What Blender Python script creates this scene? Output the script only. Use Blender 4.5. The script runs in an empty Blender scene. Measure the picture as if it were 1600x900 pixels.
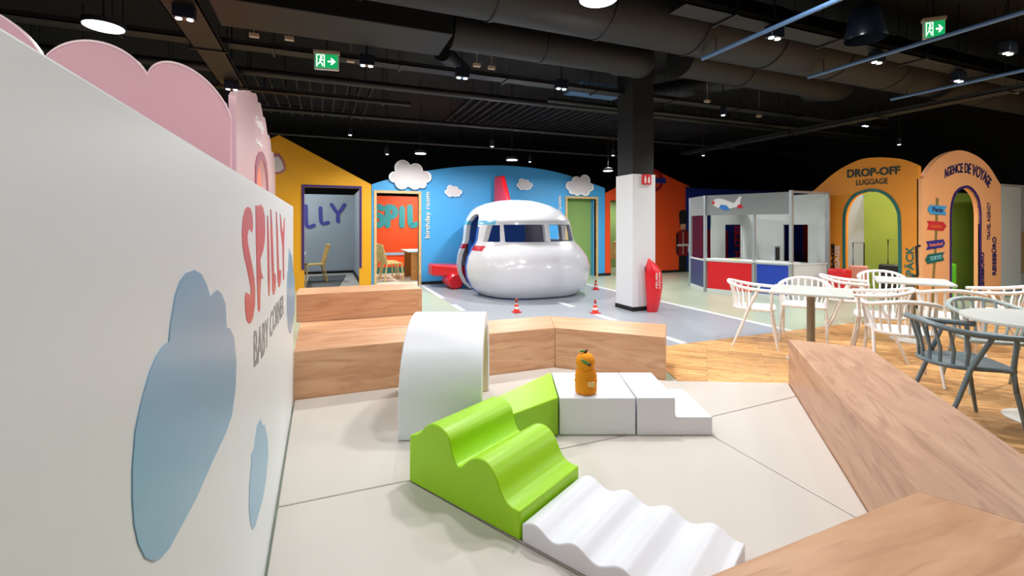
import bpy, bmesh, math, random
from mathutils import Vector, Matrix
random.seed(7)
PI = math.pi
C = bpy.context.scene.collection
# ------------------------------------------------------------------ camera
TH = math.radians(22.2); ct, st = math.cos(TH), math.sin(TH)
F = 725.0; HZ = 351.0; CAMH = 1.4
cam_d = bpy.data.cameras.new('camera'); cam = bpy.data.objects.new('camera', cam_d); C.objects.link(cam)
cam.location = (0, 0, CAMH); cam.rotation_euler = (PI/2, 0, -TH)
cam_d.sensor_width = 36; cam_d.lens = F*36/1600; cam_d.shift_y = -(450-HZ)/1600
cam_d.clip_start = 0.02; cam_d.clip_end = 100
bpy.context.scene.camera = cam
# ------------------------------------------------------------------ world, exposure
w = bpy.data.worlds.new('world'); bpy.context.scene.world = w; w.use_nodes = True
w.node_tree.nodes['Background'].inputs[0].default_value = (0.6, 0.7, 0.85, 1)
w.node_tree.nodes['Background'].inputs[1].default_value = 0.02
vs = bpy.context.scene.view_settings
vs.view_transform = 'Standard'; vs.look = 'None'; vs.gamma = 1; vs.exposure = 0.0
vs.use_curve_mapping = False
DISC_W = 60; SPOT_W = 120
# ------------------------------------------------------------------ pixel -> world
def c2w(X, Y): return (X*ct + Y*st, -X*st + Y*ct)
def G(u, v, z=0.0):
    Y = F*(CAMH-z)/(v-HZ); X = (u-800)/F*Y; x, y = c2w(X, Y); return Vector((x, y, z))
def onx(u, v, x0):
    r = (u-800)/F; Y = x0/(r*ct+st); return Vector((x0, Y*(ct-r*st), CAMH+(HZ-v)/F*Y))
def ony(u, v, y0):
    r = (u-800)/F; Y = y0/(ct-r*st); return Vector((Y*(r*ct+st), y0, CAMH+(HZ-v)/F*Y))
def atY(u, v, Y):
    x, y = c2w((u-800)/F*Y, Y); return Vector((x, y, CAMH+(HZ-v)/F*Y))
# ------------------------------------------------------------------ materials
def lin(h):
    h = h.lstrip('#'); o = []
    for i in (0, 2, 4):
        c = int(h[i:i+2], 16)/255; o.append(c/12.92 if c <= .04045 else ((c+.055)/1.055)**2.4)
    return tuple(o)+(1,)
def mat(name, hexc, rough=.5, metal=0, coat=0, noise=0, nscale=6, bump=0, bscale=200, spec=.5):
    m = bpy.data.materials.new(name); m.use_nodes = True; nt = m.node_tree; b = nt.nodes['Principled BSDF']
    col = lin(hexc)
    b.inputs['Base Color'].default_value = col; b.inputs['Roughness'].default_value = rough
    b.inputs['Metallic'].default_value = metal; b.inputs['Coat Weight'].default_value = coat
    b.inputs['Specular IOR Level'].default_value = spec
    tc = nt.nodes.new('ShaderNodeTexCoord')
    n = nt.nodes.new('ShaderNodeTexNoise'); n.inputs['Scale'].default_value = nscale; n.inputs['Detail'].default_value = 3
    nt.links.new(tc.outputs['Object'], n.inputs['Vector'])
    mx = nt.nodes.new('ShaderNodeMix'); mx.data_type = 'RGBA'
    k = 1-(noise if noise else .03)
    mx.inputs[6].default_value = col; mx.inputs[7].default_value = (col[0]*k, col[1]*k, col[2]*k, 1)
    nt.links.new(n.outputs['Fac'], mx.inputs[0]); nt.links.new(mx.outputs[2], b.inputs['Base Color'])
    if bump:
        n2 = nt.nodes.new('ShaderNodeTexNoise'); n2.inputs['Scale'].default_value = bscale
        nt.links.new(tc.outputs['Object'], n2.inputs['Vector'])
        bp = nt.nodes.new('ShaderNodeBump'); bp.inputs['Strength'].default_value = bump; bp.inputs['Distance'].default_value = .002
        nt.links.new(n2.outputs['Fac'], bp.inputs['Height']); nt.links.new(bp.outputs[0], b.inputs['Normal'])
    return m
def emis(name, hexc, s):
    m = bpy.data.materials.new(name); m.use_nodes = True; b = m.node_tree.nodes['Principled BSDF']
    b.inputs['Base Color'].default_value = lin(hexc); b.inputs['Emission Color'].default_value = lin(hexc)
    b.inputs['Emission Strength'].default_value = s
    return m
def glass(name, alpha=.12):
    m = bpy.data.materials.new(name); m.use_nodes = True; nt = m.node_tree
    for n in list(nt.nodes):
        if n.type != 'OUTPUT_MATERIAL': nt.nodes.remove(n)
    out = [n for n in nt.nodes if n.type == 'OUTPUT_MATERIAL'][0]
    t = nt.nodes.new('ShaderNodeBsdfTransparent'); t.inputs[0].default_value = (.93, .96, .96, 1)
    g = nt.nodes.new('ShaderNodeBsdfGlossy'); g.inputs['Roughness'].default_value = .02
    mx = nt.nodes.new('ShaderNodeMixShader'); mx.inputs[0].default_value = alpha
    nt.links.new(t.outputs[0], mx.inputs[1]); nt.links.new(g.outputs[0], mx.inputs[2]); nt.links.new(mx.outputs[0], out.inputs[0])
    return m
def wood(name, c1, c2, c3, ang, rough=.4, planks=None, gs=1.0, soft=.8):
    """wood grain running along direction ang (radians in the floor plane); planks=(width, length) for floor boards"""
    m = bpy.data.materials.new(name); m.use_nodes = True; nt = m.node_tree; b = nt.nodes['Principled BSDF']
    b.inputs['Roughness'].default_value = rough
    L = nt.links.new
    ge = nt.nodes.new('ShaderNodeNewGeometry')
    mp = nt.nodes.new('ShaderNodeMapping'); mp.inputs['Rotation'].default_value = (0, 0, -ang)
    L(ge.outputs['Position'], mp.inputs[0])
    mp2 = nt.nodes.new('ShaderNodeMapping'); mp2.inputs['Scale'].default_value = (1.3*gs, 8*gs, 8*gs); L(mp.outputs[0], mp2.inputs[0])
    vec = mp2.outputs[0]
    if planks:
        br = nt.nodes.new('ShaderNodeTexBrick'); L(mp.outputs[0], br.inputs['Vector'])
        br.inputs['Scale'].default_value = 1; br.inputs['Brick Width'].default_value = planks[1]; br.inputs['Row Height'].default_value = planks[0]
        br.inputs['Mortar Size'].default_value = .0018; br.inputs['Mortar Smooth'].default_value = .1
        br.inputs['Color1'].default_value = (0, 0, 0, 1); br.inputs['Color2'].default_value = (1, 1, 1, 1); br.inputs['Mortar'].default_value = (.5, .5, .5, 1)
        ad = nt.nodes.new('ShaderNodeVectorMath'); ad.operation = 'MULTIPLY_ADD'
        L(br.outputs['Color'], ad.inputs[0]); ad.inputs[1].default_value = (13, 7, 3); L(mp2.outputs[0], ad.inputs[2]); vec = ad.outputs[0]
    n = nt.nodes.new('ShaderNodeTexNoise'); n.inputs['Scale'].default_value = 1; n.inputs['Detail'].default_value = 5; n.inputs['Distortion'].default_value = 2.2
    L(vec, n.inputs['Vector'])
    n2 = nt.nodes.new('ShaderNodeTexNoise'); n2.inputs['Scale'].default_value = 4.0 if planks else 2.2; n2.inputs['Detail'].default_value = 6; n2.inputs['Distortion'].default_value = 1.6
    L(vec, n2.inputs['Vector'])
    r = nt.nodes.new('ShaderNodeValToRGB'); r.color_ramp.elements[0].position = .32; r.color_ramp.elements[0].color = lin(c2)
    r.color_ramp.elements[1].position = .7; r.color_ramp.elements[1].color = lin(c1)
    L(n.outputs['Fac'], r.inputs[0])
    r2 = nt.nodes.new('ShaderNodeValToRGB'); r2.color_ramp.elements[0].position = .36; r2.color_ramp.elements[0].color = (soft, soft, soft, 1)
    r2.color_ramp.elements[1].position = .5; r2.color_ramp.elements[1].color = (0, 0, 0, 1)
    L(n2.outputs['Fac'], r2.inputs[0])
    mx = nt.nodes.new('ShaderNodeMix'); mx.data_type = 'RGBA'; L(r2.outputs[0], mx.inputs[0]); L(r.outputs[0], mx.inputs[6]); mx.inputs[7].default_value = lin(c3)
    col = mx.outputs[2]
    if planks:
        hs = nt.nodes.new('ShaderNodeHueSaturation'); L(col, hs.inputs['Color'])
        ma = nt.nodes.new('ShaderNodeMapRange'); ma.inputs[3].default_value = .74; ma.inputs[4].default_value = 1.16
        L(br.outputs['Color'], ma.inputs[0]); L(ma.outputs[0], hs.inputs['Value'])
        mm = nt.nodes.new('ShaderNodeMix'); mm.data_type = 'RGBA'; L(br.outputs['Fac'], mm.inputs[0]); L(hs.outputs[0], mm.inputs[6]); mm.inputs[7].default_value = lin('#6b4a2c')
        col = mm.outputs[2]
    L(col, b.inputs['Base Color'])
    return m
M = {}
M['black'] = mat('black_paint', '#0c0d0f', .8); M['ceil'] = mat('black_ceiling_paint', '#0b0c0e', .9)
M['blackwall'] = mat('black_wall_paint', '#0a0b0c', .9)
M['duct'] = mat('dark_duct_metal', '#111316', .6, noise=.2, bump=.3, bscale=8); M['pipe'] = mat('dark_pipe_paint', '#17181a', .5)
M['tray'] = mat('dark_cable_tray', '#18181a', .6, noise=.35, nscale=60); M['traytan'] = mat('brown_cable_tray', '#251d1e', .6, noise=.3, nscale=50)
M['slat'] = mat('dark_slat_metal', '#26262a', .5); M['bluetube'] = mat('blue_lit_tube_tint', '#50719a', .4)  # bluetube: bluish light on the tubes is painted into the colour
M['pbox'] = mat('beige_junction_box', '#b9a893', .6)
M['vinyl'] = mat('pale_green_floor_vinyl', '#b9c7b0', .3, noise=.05, nscale=1.5); M['road'] = mat('grey_road_vinyl', '#a2aab4', .32, noise=.05)
M['line'] = mat('white_road_paint', '#e9ecef', .4); M['roadgreen'] = mat('sage_road_verge', '#8fa48f', .35)
M['mat'] = mat('beige_mat_vinyl', '#cbc5be', .42, noise=.04, nscale=2, bump=.05, bscale=400); M['matside'] = mat('mat_edge', '#a19a92', .5)
M['partition'] = mat('white_partition_laminate', '#e9eef1', .4, noise=.02); M['cloudblue'] = mat('light_blue_print', '#7fb4d6', .3, noise=.05)
M['redprint'] = mat('red_print', '#d8585e', .3); M['greyprint'] = mat('grey_print', '#8c9296', .4)
M['pink'] = mat('pink_board', '#e9b4be', .5, noise=.04); M['pinkedge'] = mat('rim_lit_pink_edge', '#ffdfe2', .4)  # pinkedge: paler pink stands for light along the crest
M['palepink'] = mat('pale_pink_board', '#ecc9ce', .35); M['mauve'] = mat('mauve_trim', '#b06d80', .4); M['coral'] = mat('coral_paint', '#f59a80', .5)
M['lavender'] = mat('lavender_board', '#b79ad6', .4)
M['yellow'] = mat('ochre_yellow_board', '#eeab14', .5, noise=.06, nscale=2); M['purple'] = mat('deep_purple_trim', '#3a2470', .45)
M['paleblue'] = mat('pale_blue_wall', '#a9bdce', .55); M['blueletter'] = mat('blue_violet_letters', '#4a4fae', .45); M['grn_frame'] = mat('teal_trim', '#1f6b66', .45)
M['blue'] = mat('sky_blue_board', '#46a8e8', .5, noise=.08, nscale=.8); M['orangewall'] = mat('orange_red_wall', '#ff5410', .55)
M['teal'] = mat('teal_letters', '#3f9a98', .45); M['palewood'] = wood('pale_frame_wood', '#e0c090', '#d0ad78', '#c09a66', PI/2, .5)
M['letterwhite'] = mat('off_white_letters', '#efe3cf', .5); M['cloudwhite'] = mat('white_cloud_foam_board', '#dcd6da', .5); M['cloudrim'] = mat('white_cloud_edge', '#ffffff', .5)
M['green'] = mat('soft_green_wall', '#86a95f', .55); M['redboard'] = mat('red_orange_board', '#f4521c', .5, noise=.05); M['navy'] = mat('navy_board', '#1c2f8c', .45)
M['redpanel'] = mat('red_panel', '#d5101c', .35); M['bluepanel'] = mat('blue_panel', '#1740b0', .35); M['navypanel'] = mat('navy_panel', '#24406e', .35)
M['darkred'] = mat('dark_red_stripe', '#a80f22', .45)
M['alu'] = mat('aluminium_profile', '#a9b0b4', .35, metal=.5); M['whitepanel'] = mat('light_grey_panel', '#cfd6d4', .4); M['greypanel'] = mat('grey_header_panel', '#8d9497', .4)
M['white'] = mat('white_gloss', '#eef0f3', .25, coat=.3); M['offwhite'] = mat('white_paint', '#e6e8ea', .45)
M['hullin'] = mat('deep_blue_interior', '#2b68cc', .5)
M['red'] = mat('bright_red', '#d81a28', .3, coat=.2); M['redtext'] = mat('red_lettering', '#d5232f', .5)
M['column'] = mat('white_column_paint', '#dfe2e6', .45); M['coltop'] = mat('dark_grey_column_paint', '#1a1b1d', .75)
M['orange'] = mat('orange_board', '#f09a2a', .5, noise=.04); M['peach'] = mat('peach_orange_board', '#f8b67c', .5, noise=.04)
M['brightgreen'] = mat('lime_green_wall', '#a4bf4c', .55); M['darktext'] = mat('dark_teal_lettering', '#173a3a', .5); M['navytext'] = mat('navy_lettering', '#2a2760', .5)
M['limefoam'] = mat('lime_green_vinyl', '#a0da04', .36, noise=.06, nscale=3, bump=.25, bscale=300)
M['whitefoam'] = mat('white_vinyl', '#e4e7ee', .36, bump=.12, bscale=300, noise=.02); M['seam'] = mat('dark_seam', '#5a5653', .7)
M['tunnelin'] = mat('cream_tunnel_lining', '#e3d3ad', .5)
M['plush'] = mat('orange_terry', '#f59a14', .9, noise=.15, nscale=40, bump=1, bscale=250); M['leaf'] = mat('leaf_green', '#4f8c46', .6); M['stem'] = mat('brown_felt', '#4a2418', .7); M['tag'] = mat('pale_patch', '#e9c277', .6)
M['chairwhite'] = mat('white_chair_plastic', '#eeecea', .35); M['chairgrey'] = mat('slate_grey_chair_plastic', '#74858c', .38); M['chairsage'] = mat('grey_green_chair_plastic', '#a3b0ae', .38)
M['tabletop'] = mat('light_grey_laminate', '#cfd4d0', .35); M['tablepost'] = mat('taupe_table_post', '#8e8474', .4, metal=.2); M['tablebase'] = mat('white_table_base', '#d9dcd8', .35)
M['beech'] = wood('yellow_beech', '#e6cf8a', '#d8bb70', '#c4a45c', 0, .5); M['mint'] = mat('mint_tabletop', '#c3ddd6', .4); M['oakboard'] = wood('oak_table_side', '#d18a3e', '#bd7830', '#a4642a', 0, .5)
M['rose'] = mat('rose_suitcase', '#d99a8e', .4); M['blackplastic'] = mat('black_plastic', '#15171a', .4); M['limecase'] = mat('lime_suitcase', '#62d81e', .4)
M['exitg'] = emis('green_exit_sign_face', '#12a05a', 1.0); M['exitw'] = emis('white_exit_pictogram', '#ffffff', 1.3)
M['lampglow'] = emis('lamp_glow', '#eaf3ff', 14); M['discglow'] = emis('disc_lamp_glow', '#dcecff', 9)
M['lamp_black'] = mat('black_lamp_enamel', '#16202f', .3, coat=.3)
M['glass'] = glass('clear_glass')
M['skin'] = mat('skin_print', '#d9a27c', .6); M['guardred'] = mat('dark_red_print', '#8e1418', .6); M['whiteprint'] = mat('white_print', '#e2dcd8', .6)
M['yellowpaper'] = mat('yellow_paper', '#e8dc2c', .6); M['greyrug'] = mat('grey_rug', '#6d7478', .9, noise=.5, nscale=9)
M['skyprint'] = mat('light_blue_board', '#4ba3dc', .5)
M['planks'] = wood('oak_floor_planks', '#eebf85', '#dca566', '#b98249', math.radians(-45), .34, planks=(.075, 1.1))
WX = dict(c1='#d0a482', c2='#bd8e6c', c3='#a5775a')
M['woodx'] = wood('oak_laminate_lengthwise', '#d9ac86', '#c8966f', '#b5835f', 0, .42, gs=.62, soft=.6)
M['woodn'] = wood('oak_laminate_diagonal_a', '#d9ac86', '#c8966f', '#b5835f', math.radians(-45), .42, gs=.62, soft=.6)
M['woodp'] = wood('oak_laminate_diagonal_b', '#cfa78a', '#b98f75', '#a47a63', math.radians(46.5), .42, gs=.62, soft=.6)
# ------------------------------------------------------------------ geometry
class MB:
    def __init__(s): s.v = []; s.f = []; s.mi = []
    def add(s, vs_, fs, mi=0):
        o = len(s.v); s.v += [tuple(p) for p in vs_]
        for f in fs: s.f.append(tuple(i+o for i in f)); s.mi.append(mi)
        return s
    def box(s, x0, x1, y0, y1, z0, z1, mi=0):
        return s.add([(x0,y0,z0),(x1,y0,z0),(x1,y1,z0),(x0,y1,z0),(x0,y0,z1),(x1,y0,z1),(x1,y1,z1),(x0,y1,z1)],
              [(0,3,2,1),(4,5,6,7),(0,1,5,4),(1,2,6,5),(2,3,7,6),(3,0,4,7)], mi)
    def prism(s, pts, fn, d0, d1, mi=0):
        """pts = 2-D outline, fn(a, b, d) -> 3-D point, extruded from d0 to d1"""
        n = len(pts); vs_ = [fn(a, b, d0) for a, b in pts] + [fn(a, b, d1) for a, b in pts]
        fs = [tuple(range(n))[::-1], tuple(range(n, 2*n))] + [(i, (i+1) % n, n+(i+1) % n, n+i) for i in range(n)]
        return s.add(vs_, fs, mi)
    def strips(s, a, b, mi=0):
        n = len(a); return s.add(list(a)+list(b), [(i, i+1, n+i+1, n+i) for i in range(n-1)], mi)
    def tube(s, path, r, seg=10, sx=1, up=Vector((0,0,1)), cap=True, mi=0):
        P = [Vector(p) for p in path]; n = len(P); rings = []
        R = r if isinstance(r, (list, tuple)) else [r]*n
        for i, p in enumerate(P):
            t = (P[min(i+1, n-1)]-P[max(i-1, 0)]).normalized()
            a = t.cross(up)
            if a.length < 1e-3: a = t.cross(Vector((1,0,0)))
            a.normalize(); b = a.cross(t).normalized()
            rings.append([p + a*math.cos(k*2*PI/seg)*R[i]*sx + b*math.sin(k*2*PI/seg)*R[i] for k in range(seg)])
        vs_ = [q for rg in rings for q in rg]
        fs = [(i*seg+k, i*seg+(k+1) % seg, (i+1)*seg+(k+1) % seg, (i+1)*seg+k) for i in range(n-1) for k in range(seg)]
        if cap: fs += [tuple(range(seg))[::-1], tuple((n-1)*seg+k for k in range(seg))]
        return s.add(vs_, fs, mi)
    def lathe(s, prof, cx=0, cy=0, seg=32, mi=0, cap=True, sx=1, sy=1):
        n = len(prof)
        vs_ = [(cx+r*math.cos(k*2*PI/seg)*sx, cy+r*math.sin(k*2*PI/seg)*sy, z) for r, z in prof for k in range(seg)]
        fs = [(i*seg+k, i*seg+(k+1) % seg, (i+1)*seg+(k+1) % seg, (i+1)*seg+k) for i in range(n-1) for k in range(seg)]
        if cap: fs += [tuple(range(seg))[::-1], tuple((n-1)*seg+k for k in range(seg))]
        return s.add(vs_, fs, mi)
def FZ(a, b, d): return (a, b, d)
def facing_y(y0): return lambda a, b, d: (a, y0-d, b)       # board seen from -y
def facing_mx(x0): return lambda a, b, d: (x0-d, a, b)      # board seen from -x
def facing_px(x0): return lambda a, b, d: (x0+d, a, b)      # board seen from +x
def wloc(o):
    p = Vector((0, 0, 0))
    while o: p = p + o.location; o = o.parent
    return p
def setp(o, label=None, cat=None, group=None, kind=None):
    if label: o['label'] = label
    if cat: o['category'] = cat
    if group: o['group'] = group
    if kind: o['kind'] = kind
    return o
def obj(name, mb, mats, parent=None, smooth=40, bevel=0, local=False, bseg=2, weld=True):
    me = bpy.data.meshes.new(name); me.from_pydata(mb.v, [], mb.f)
    mats = mats if isinstance(mats, (list, tuple)) else [mats]
    for m in mats: me.materials.append(m)
    for p, i in zip(me.polygons, mb.mi): p.material_index = i
    bm = bmesh.new(); bm.from_mesh(me)
    if weld: bmesh.ops.remove_doubles(bm, verts=bm.verts, dist=1e-5)
    bmesh.ops.recalc_face_normals(bm, faces=bm.faces); bm.to_mesh(me); bm.free()
    for p in me.polygons: p.use_smooth = True
    me.set_sharp_from_angle(angle=math.radians(smooth))
    o = bpy.data.objects.new(name, me); C.objects.link(o)
    if not local:
        if parent: off = wloc(parent)
        else:
            xs = [v.co.x for v in me.vertices]; ys = [v.co.y for v in me.vertices]; zs = [v.co.z for v in me.vertices]
            off = Vector(((min(xs)+max(xs))/2, (min(ys)+max(ys))/2, min(zs))); o.location = off
        me.transform(Matrix.Translation(-off))
    if parent: o.parent = parent
    if bevel:
        b = o.modifiers.new('bevel', 'BEVEL'); b.width = bevel; b.segments = bseg; b.limit_method = 'ANGLE'; b.angle_limit = math.radians(40)
        b.harden_normals = False
    return o
def thing(name, label, cat, loc=(0,0,0), group=None, rot=0):
    o = bpy.data.objects.new(name, None); C.objects.link(o); o.location = loc; o.rotation_euler = (0, 0, rot); o.empty_display_size = .1
    return setp(o, label, cat, group)
def struct(name, mb, mats, **k):
    return setp(obj(name, mb, mats, **k), kind='structure')
def copy_tree(o, parent=None):
    c = o.copy(); C.objects.link(c); c.parent = parent
    for ch in list(o.children): copy_tree(ch, c)
    return c
def arc(cx, cy, r, a0, a1, n=24, ry=None):
    ry = ry or r
    return [(cx+r*math.cos(math.radians(a0+(a1-a0)*i/n)), cy+ry*math.sin(math.radians(a0+(a1-a0)*i/n))) for i in range(n+1)]
def smoothclosed(pts, n=6):
    out = []; N = len(pts)
    for i in range(N):
        p0, p1, p2, p3 = [Vector(pts[(i+k-1) % N]) for k in range(4)]
        for j in range(n):
            t = j/n; out.append(tuple(.5*((2*p1)+(p2-p0)*t+(2*p0-5*p1+4*p2-p3)*t*t+(3*p1-p0-3*p2+p3)*t**3)))
    return out
def dens(pts, n=4):
    out = []
    for i in range(len(pts)-1):
        p0 = Vector(pts[max(i-1, 0)]); p1 = Vector(pts[i]); p2 = Vector(pts[i+1]); p3 = Vector(pts[min(i+2, len(pts)-1)])
        for j in range(n):
            t = j/n; out.append(tuple(.5*((2*p1)+(p2-p0)*t+(2*p0-5*p1+4*p2-p3)*t*t+(3*p1-p0-3*p2+p3)*t**3)))
    return out+[tuple(pts[-1])]
def strokes(mb, lines, r, fn, d0, d1, closed=False):
    """rounded letter strokes: each polyline a ribbon with round ends, slightly different depths so the tops do not coincide"""
    for li, ln in enumerate(lines):
        P = [Vector(p) for p in ln]; n = len(P); L = []; R = []
        for i, p in enumerate(P):
            t = (P[min(i+1, n-1)]-P[max(i-1, 0)]).normalized(); nn = Vector((-t.y, t.x))
            L.append(p+nn*r); R.append(p-nn*r)
        t0 = (P[0]-P[1]).normalized(); t1 = (P[-1]-P[-2]).normalized()
        a1 = math.degrees(math.atan2(t1.y, t1.x)); a0 = math.degrees(math.atan2(t0.y, t0.x))
        out = L + arc(P[-1].x, P[-1].y, r, a1+90, a1-90, 8)[1:-1] + R[::-1] + arc(P[0].x, P[0].y, r, a0+90, a0-90, 8)[1:-1]
        k = len(out); dd = li*.0004
        # ribbon quads
        vs_ = [fn(q.x, q.y, d1+dd) for q in L]+[fn(q.x, q.y, d1+dd) for q in R]
        mb.add(vs_, [(i, i+1, n+i+1, n+i) for i in range(n-1)])
        for cc in (P[0], P[-1]):
            cp = arc(cc.x, cc.y, r, 0, 360, 16)[:-1]; mb.add([fn(a, b, d1+dd+.0006*(1 if cc is P[0] else 2)) for a, b in cp], [tuple(range(16))])
        o3 = [fn(q[0], q[1], d0) for q in out]; o4 = [fn(q[0], q[1], d1+dd) for q in out]
        mb.add(o3+o4, [(i, (i+1) % k, k+(i+1) % k, k+i) for i in range(k)])
def textmesh(body, bold=0.0):
    cu = bpy.data.curves.new('t', 'FONT'); cu.body = body; cu.size = 1; cu.offset = bold; cu.resolution_u = 3
    o = bpy.data.objects.new('t', cu); C.objects.link(o); bpy.context.view_layer.update()
    dg = bpy.context.evaluated_depsgraph_get(); me = bpy.data.meshes.new_from_object(o.evaluated_get(dg))
    vs_ = [v.co.copy() for v in me.vertices]; fs = [tuple(p.vertices) for p in me.polygons]
    bpy.data.objects.remove(o); bpy.data.meshes.remove(me); bpy.data.curves.remove(cu)
    return vs_, fs
def text(name, body, O, T, S, N, m, parent=None, bold=.01, d=.004, warp=None):
    """flat lettering: O lower-left corner, T full width vector, S full height vector, N outward normal"""
    vs_, fs = textmesh(body, bold)
    x0 = min(v.x for v in vs_); x1 = max(v.x for v in vs_); y0 = min(v.y for v in vs_); y1 = max(v.y for v in vs_)
    O, T, S, N = Vector(O), Vector(T), Vector(S), Vector(N); out = []
    for v in vs_:
        a = (v.x-x0)/(x1-x0); b = (v.y-y0)/(y1-y0)
        out.append((warp(a, b) if warp else O+T*a+S*b)+N*d)
    mb = MB(); mb.add(out, fs); 
    # thickness
    n = len(out); mb2 = MB(); mb2.add(out, fs)
    e = {}
    for f in fs:
        for i in range(len(f)):
            k = (f[i], f[(i+1) % len(f)]); e[k] = 1
    back = [p-N*(d*.9) for p in out]; mb2.add(back, [])
    for a, b in e:
        if (b, a) not in e: mb2.f.append((a, b, b+n, a+n)); mb2.mi.append(0)
    return obj(name, mb2, m, parent, weld=False)
def boolean(o, cutters):
    for c in cutters:
        md = o.modifiers.new('cut', 'BOOLEAN'); md.operation = 'DIFFERENCE'; md.object = c; md.solver = 'EXACT'
    bpy.context.view_layer.update()
    dg = bpy.context.evaluated_depsgraph_get(); me = bpy.data.meshes.new_from_object(o.evaluated_get(dg))
    o.modifiers.clear(); old = o.data; o.data = me; bpy.data.meshes.remove(old)
    for c in cutters:
        d = c.data; bpy.data.objects.remove(c); bpy.data.meshes.remove(d)
    me.set_sharp_from_angle(angle=math.radians(35))
    return o
FL = -0.03
YB = 11.05
# ================================================================== STRUCTURE
mb = MB(); mb.box(-9, 17, -3, 16, FL-.1, FL); struct('floor', mb, M['vinyl'])
mb = MB(); mb.box(-9, 17, -3, 16, 4.4, 4.5); struct('ceiling', mb, M['ceil'])
mb = MB(); mb.box(-9, 17, 15.9, 16, FL, 4.4); struct('wall_back', mb, M['blackwall'])
mb = MB(); mb.box(16.9, 17, -3, 15.9, FL, 4.4); struct('wall_right', mb, M['blackwall'])
mb = MB(); mb.box(-9.1, -9, -3, 16, FL, 4.4); struct('wall_left', mb, M['blackwall'])
mb = MB(); mb.box(-9, 17, -3.1, -3, FL, 4.4); struct('wall_front', mb, M['blackwall'])
# grey play road with its painted lines (dashes are part of the road)
mb = MB(); z1 = FL+.004
mb.box(2.15, 5.82, 4.36, YB-.03, FL, z1, 0)
mb.box(5.78, 5.88, 4.36, YB-.03, z1, z1+.003, 1)
for a, b in ((10.9, 8.8), (8.05, 7.4), (6.9, 6.2)): mb.box(2.1, 2.2, b, a, z1, z1+.003, 1)
for a, b in ((7.04, 7.56), (5.81, 6.35), (4.38, 4.95)): mb.box(3.97, 4.07, a, b, z1, z1+.003, 1)
struct('floor_road', mb, [M['road'], M['line']])
mb = MB(); mb.prism([(3.0, 3.35), (3.1, 3.6), (2.3, 4.36), (17, 4.36), (17, -2), (2.3, -2), (2.1, .45), (4.3, 2.7), (3.8, 2.9)], FZ, FL, FL+.006)
struct('floor_wood', mb, M['planks'])
mb = MB(); mb.box(-8.9, 1.04, 4.0, YB, FL, FL+.003); struct('floor_left', mb, M['vinyl'])

# ---- themed boards
def board(name, pts, fn, th, m, label, cat='facade', parts=None, base=None):
    b = base or fn(sum(p[0] for p in pts)/len(pts), FL, 0)
    t = thing(name, label, cat, b)
    mb = MB(); mb.prism(pts, fn, 0, -th); obj('board', mb, m, t)
    return t
def ptsy(px, y0): return [(lambda q: (q.x, q.z))(ony(u, v, y0)) for u, v in px]
def ptsx(px, x0): return [(lambda q: (q.y, q.z))(onx(u, v, x0)) for u, v in px]
fy = facing_y(YB)
# yellow gable
yx0, yx1 = -3.2, 1.03; dl, dr, dt = -.37, .77, 2.22
pk = ony(436, 211, YB)
t = board('gabled_facade', [(yx0, FL), (dl, FL), (dl, dt), (dr, dt), (dr, FL), (yx1, FL), (yx1, 2.32), (pk.x, pk.z), (yx0, 2.15)], fy, .08, M['yellow'],
          'ochre yellow gabled house front with a purple framed doorway')
mb = MB(); k = .05; mb.prism([(dl-k, .42), (dl, .42), (dl, dt), (dr, dt), (dr, .42), (dr+k, .42), (dr+k, dt+k), (dl-k, dt+k)], fy, .0, .02); obj('door_trim', mb, M['purple'], t)
wp = [(q[0], q[1]) for q in ptsy([(415, 243), (436, 240), (443, 250), (447, 265), (440, 271), (425, 273), (415, 273)], YB)]
mb = MB(); mb.prism(wp, fy, 0, .02); obj('window_ornament', mb, M['mauve'], t)
cx_ = sum(p[0] for p in wp)/7; cz_ = sum(p[1] for p in wp)/7
mb = MB(); mb.prism([(cx_+(a-cx_)*.78, cz_+(b-cz_)*.75) for a, b in wp], fy, .02, .03); obj('ornament_center', mb, M['cloudwhite'], t)
# blue arched board
top = ptsy([(581, 288), (600, 282), (640, 272), (680, 265), (725, 260), (770, 258.5), (810, 260), (850, 265), (885, 273), (915, 283), (946, 294)], YB)
top = dens(top, 4); bx0, bx1 = 1.035, 7.32
la, lb, lt = ony(587, 300, YB).x+.02, ony(654, 300, YB).x, ony(655, 303, YB).z
ra, rb, rt = ony(886, 300, YB).x, ony(931, 300, YB).x, ony(931, 311, YB).z
t = board('sky_facade', [(bx0, FL), (la, FL), (la, lt), (lb, lt), (lb, FL), (ra, FL), (ra, rt), (rb, rt), (rb, FL), (bx1, FL)] + [(min(max(a, bx0), bx1), b) for a, b in top[::-1]], fy, .08, M['blue'],
          'sky blue arched board behind the play airplane with two doorways')
def dframe(x0, x1, zt, parent):
    k = .06
    mb = MB(); mb.prism([(x0-k, FL), (x0, FL), (x0, zt), (x1, zt), (x1, FL), (x1+k, FL), (x1+k, zt+k), (x0-k, zt+k)], fy, -.1, .03); obj('door_frame', mb, M['palewood'], parent)
dframe(la, lb, lt, t); dframe(ra, rb, rt, t)
def vtext(name, body, pl, u0, v_bot, v_top, u1, m, parent, N, bold=.012, d=.012):
    """text reading upwards: between columns u0 (top of letters) and u1 (baseline)"""
    O = pl(u1, v_bot); T = pl(u1, v_top)-O; S = pl(u0, v_bot)-O; S.z = 0
    return text(name, body, O, T, S, N, m, parent, bold, d)
PLB = lambda u, v: ony(u, v, YB)
vtext('lettering', 'birthday room', PLB, 664, 372, 300, 673, M['letterwhite'], t, (0,-1,0), d=.025)
vtext('lettering', 'birthday room', PLB, 871, 372, 306, 878, M['letterwhite'], t, (0,-1,0), d=.025)
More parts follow.
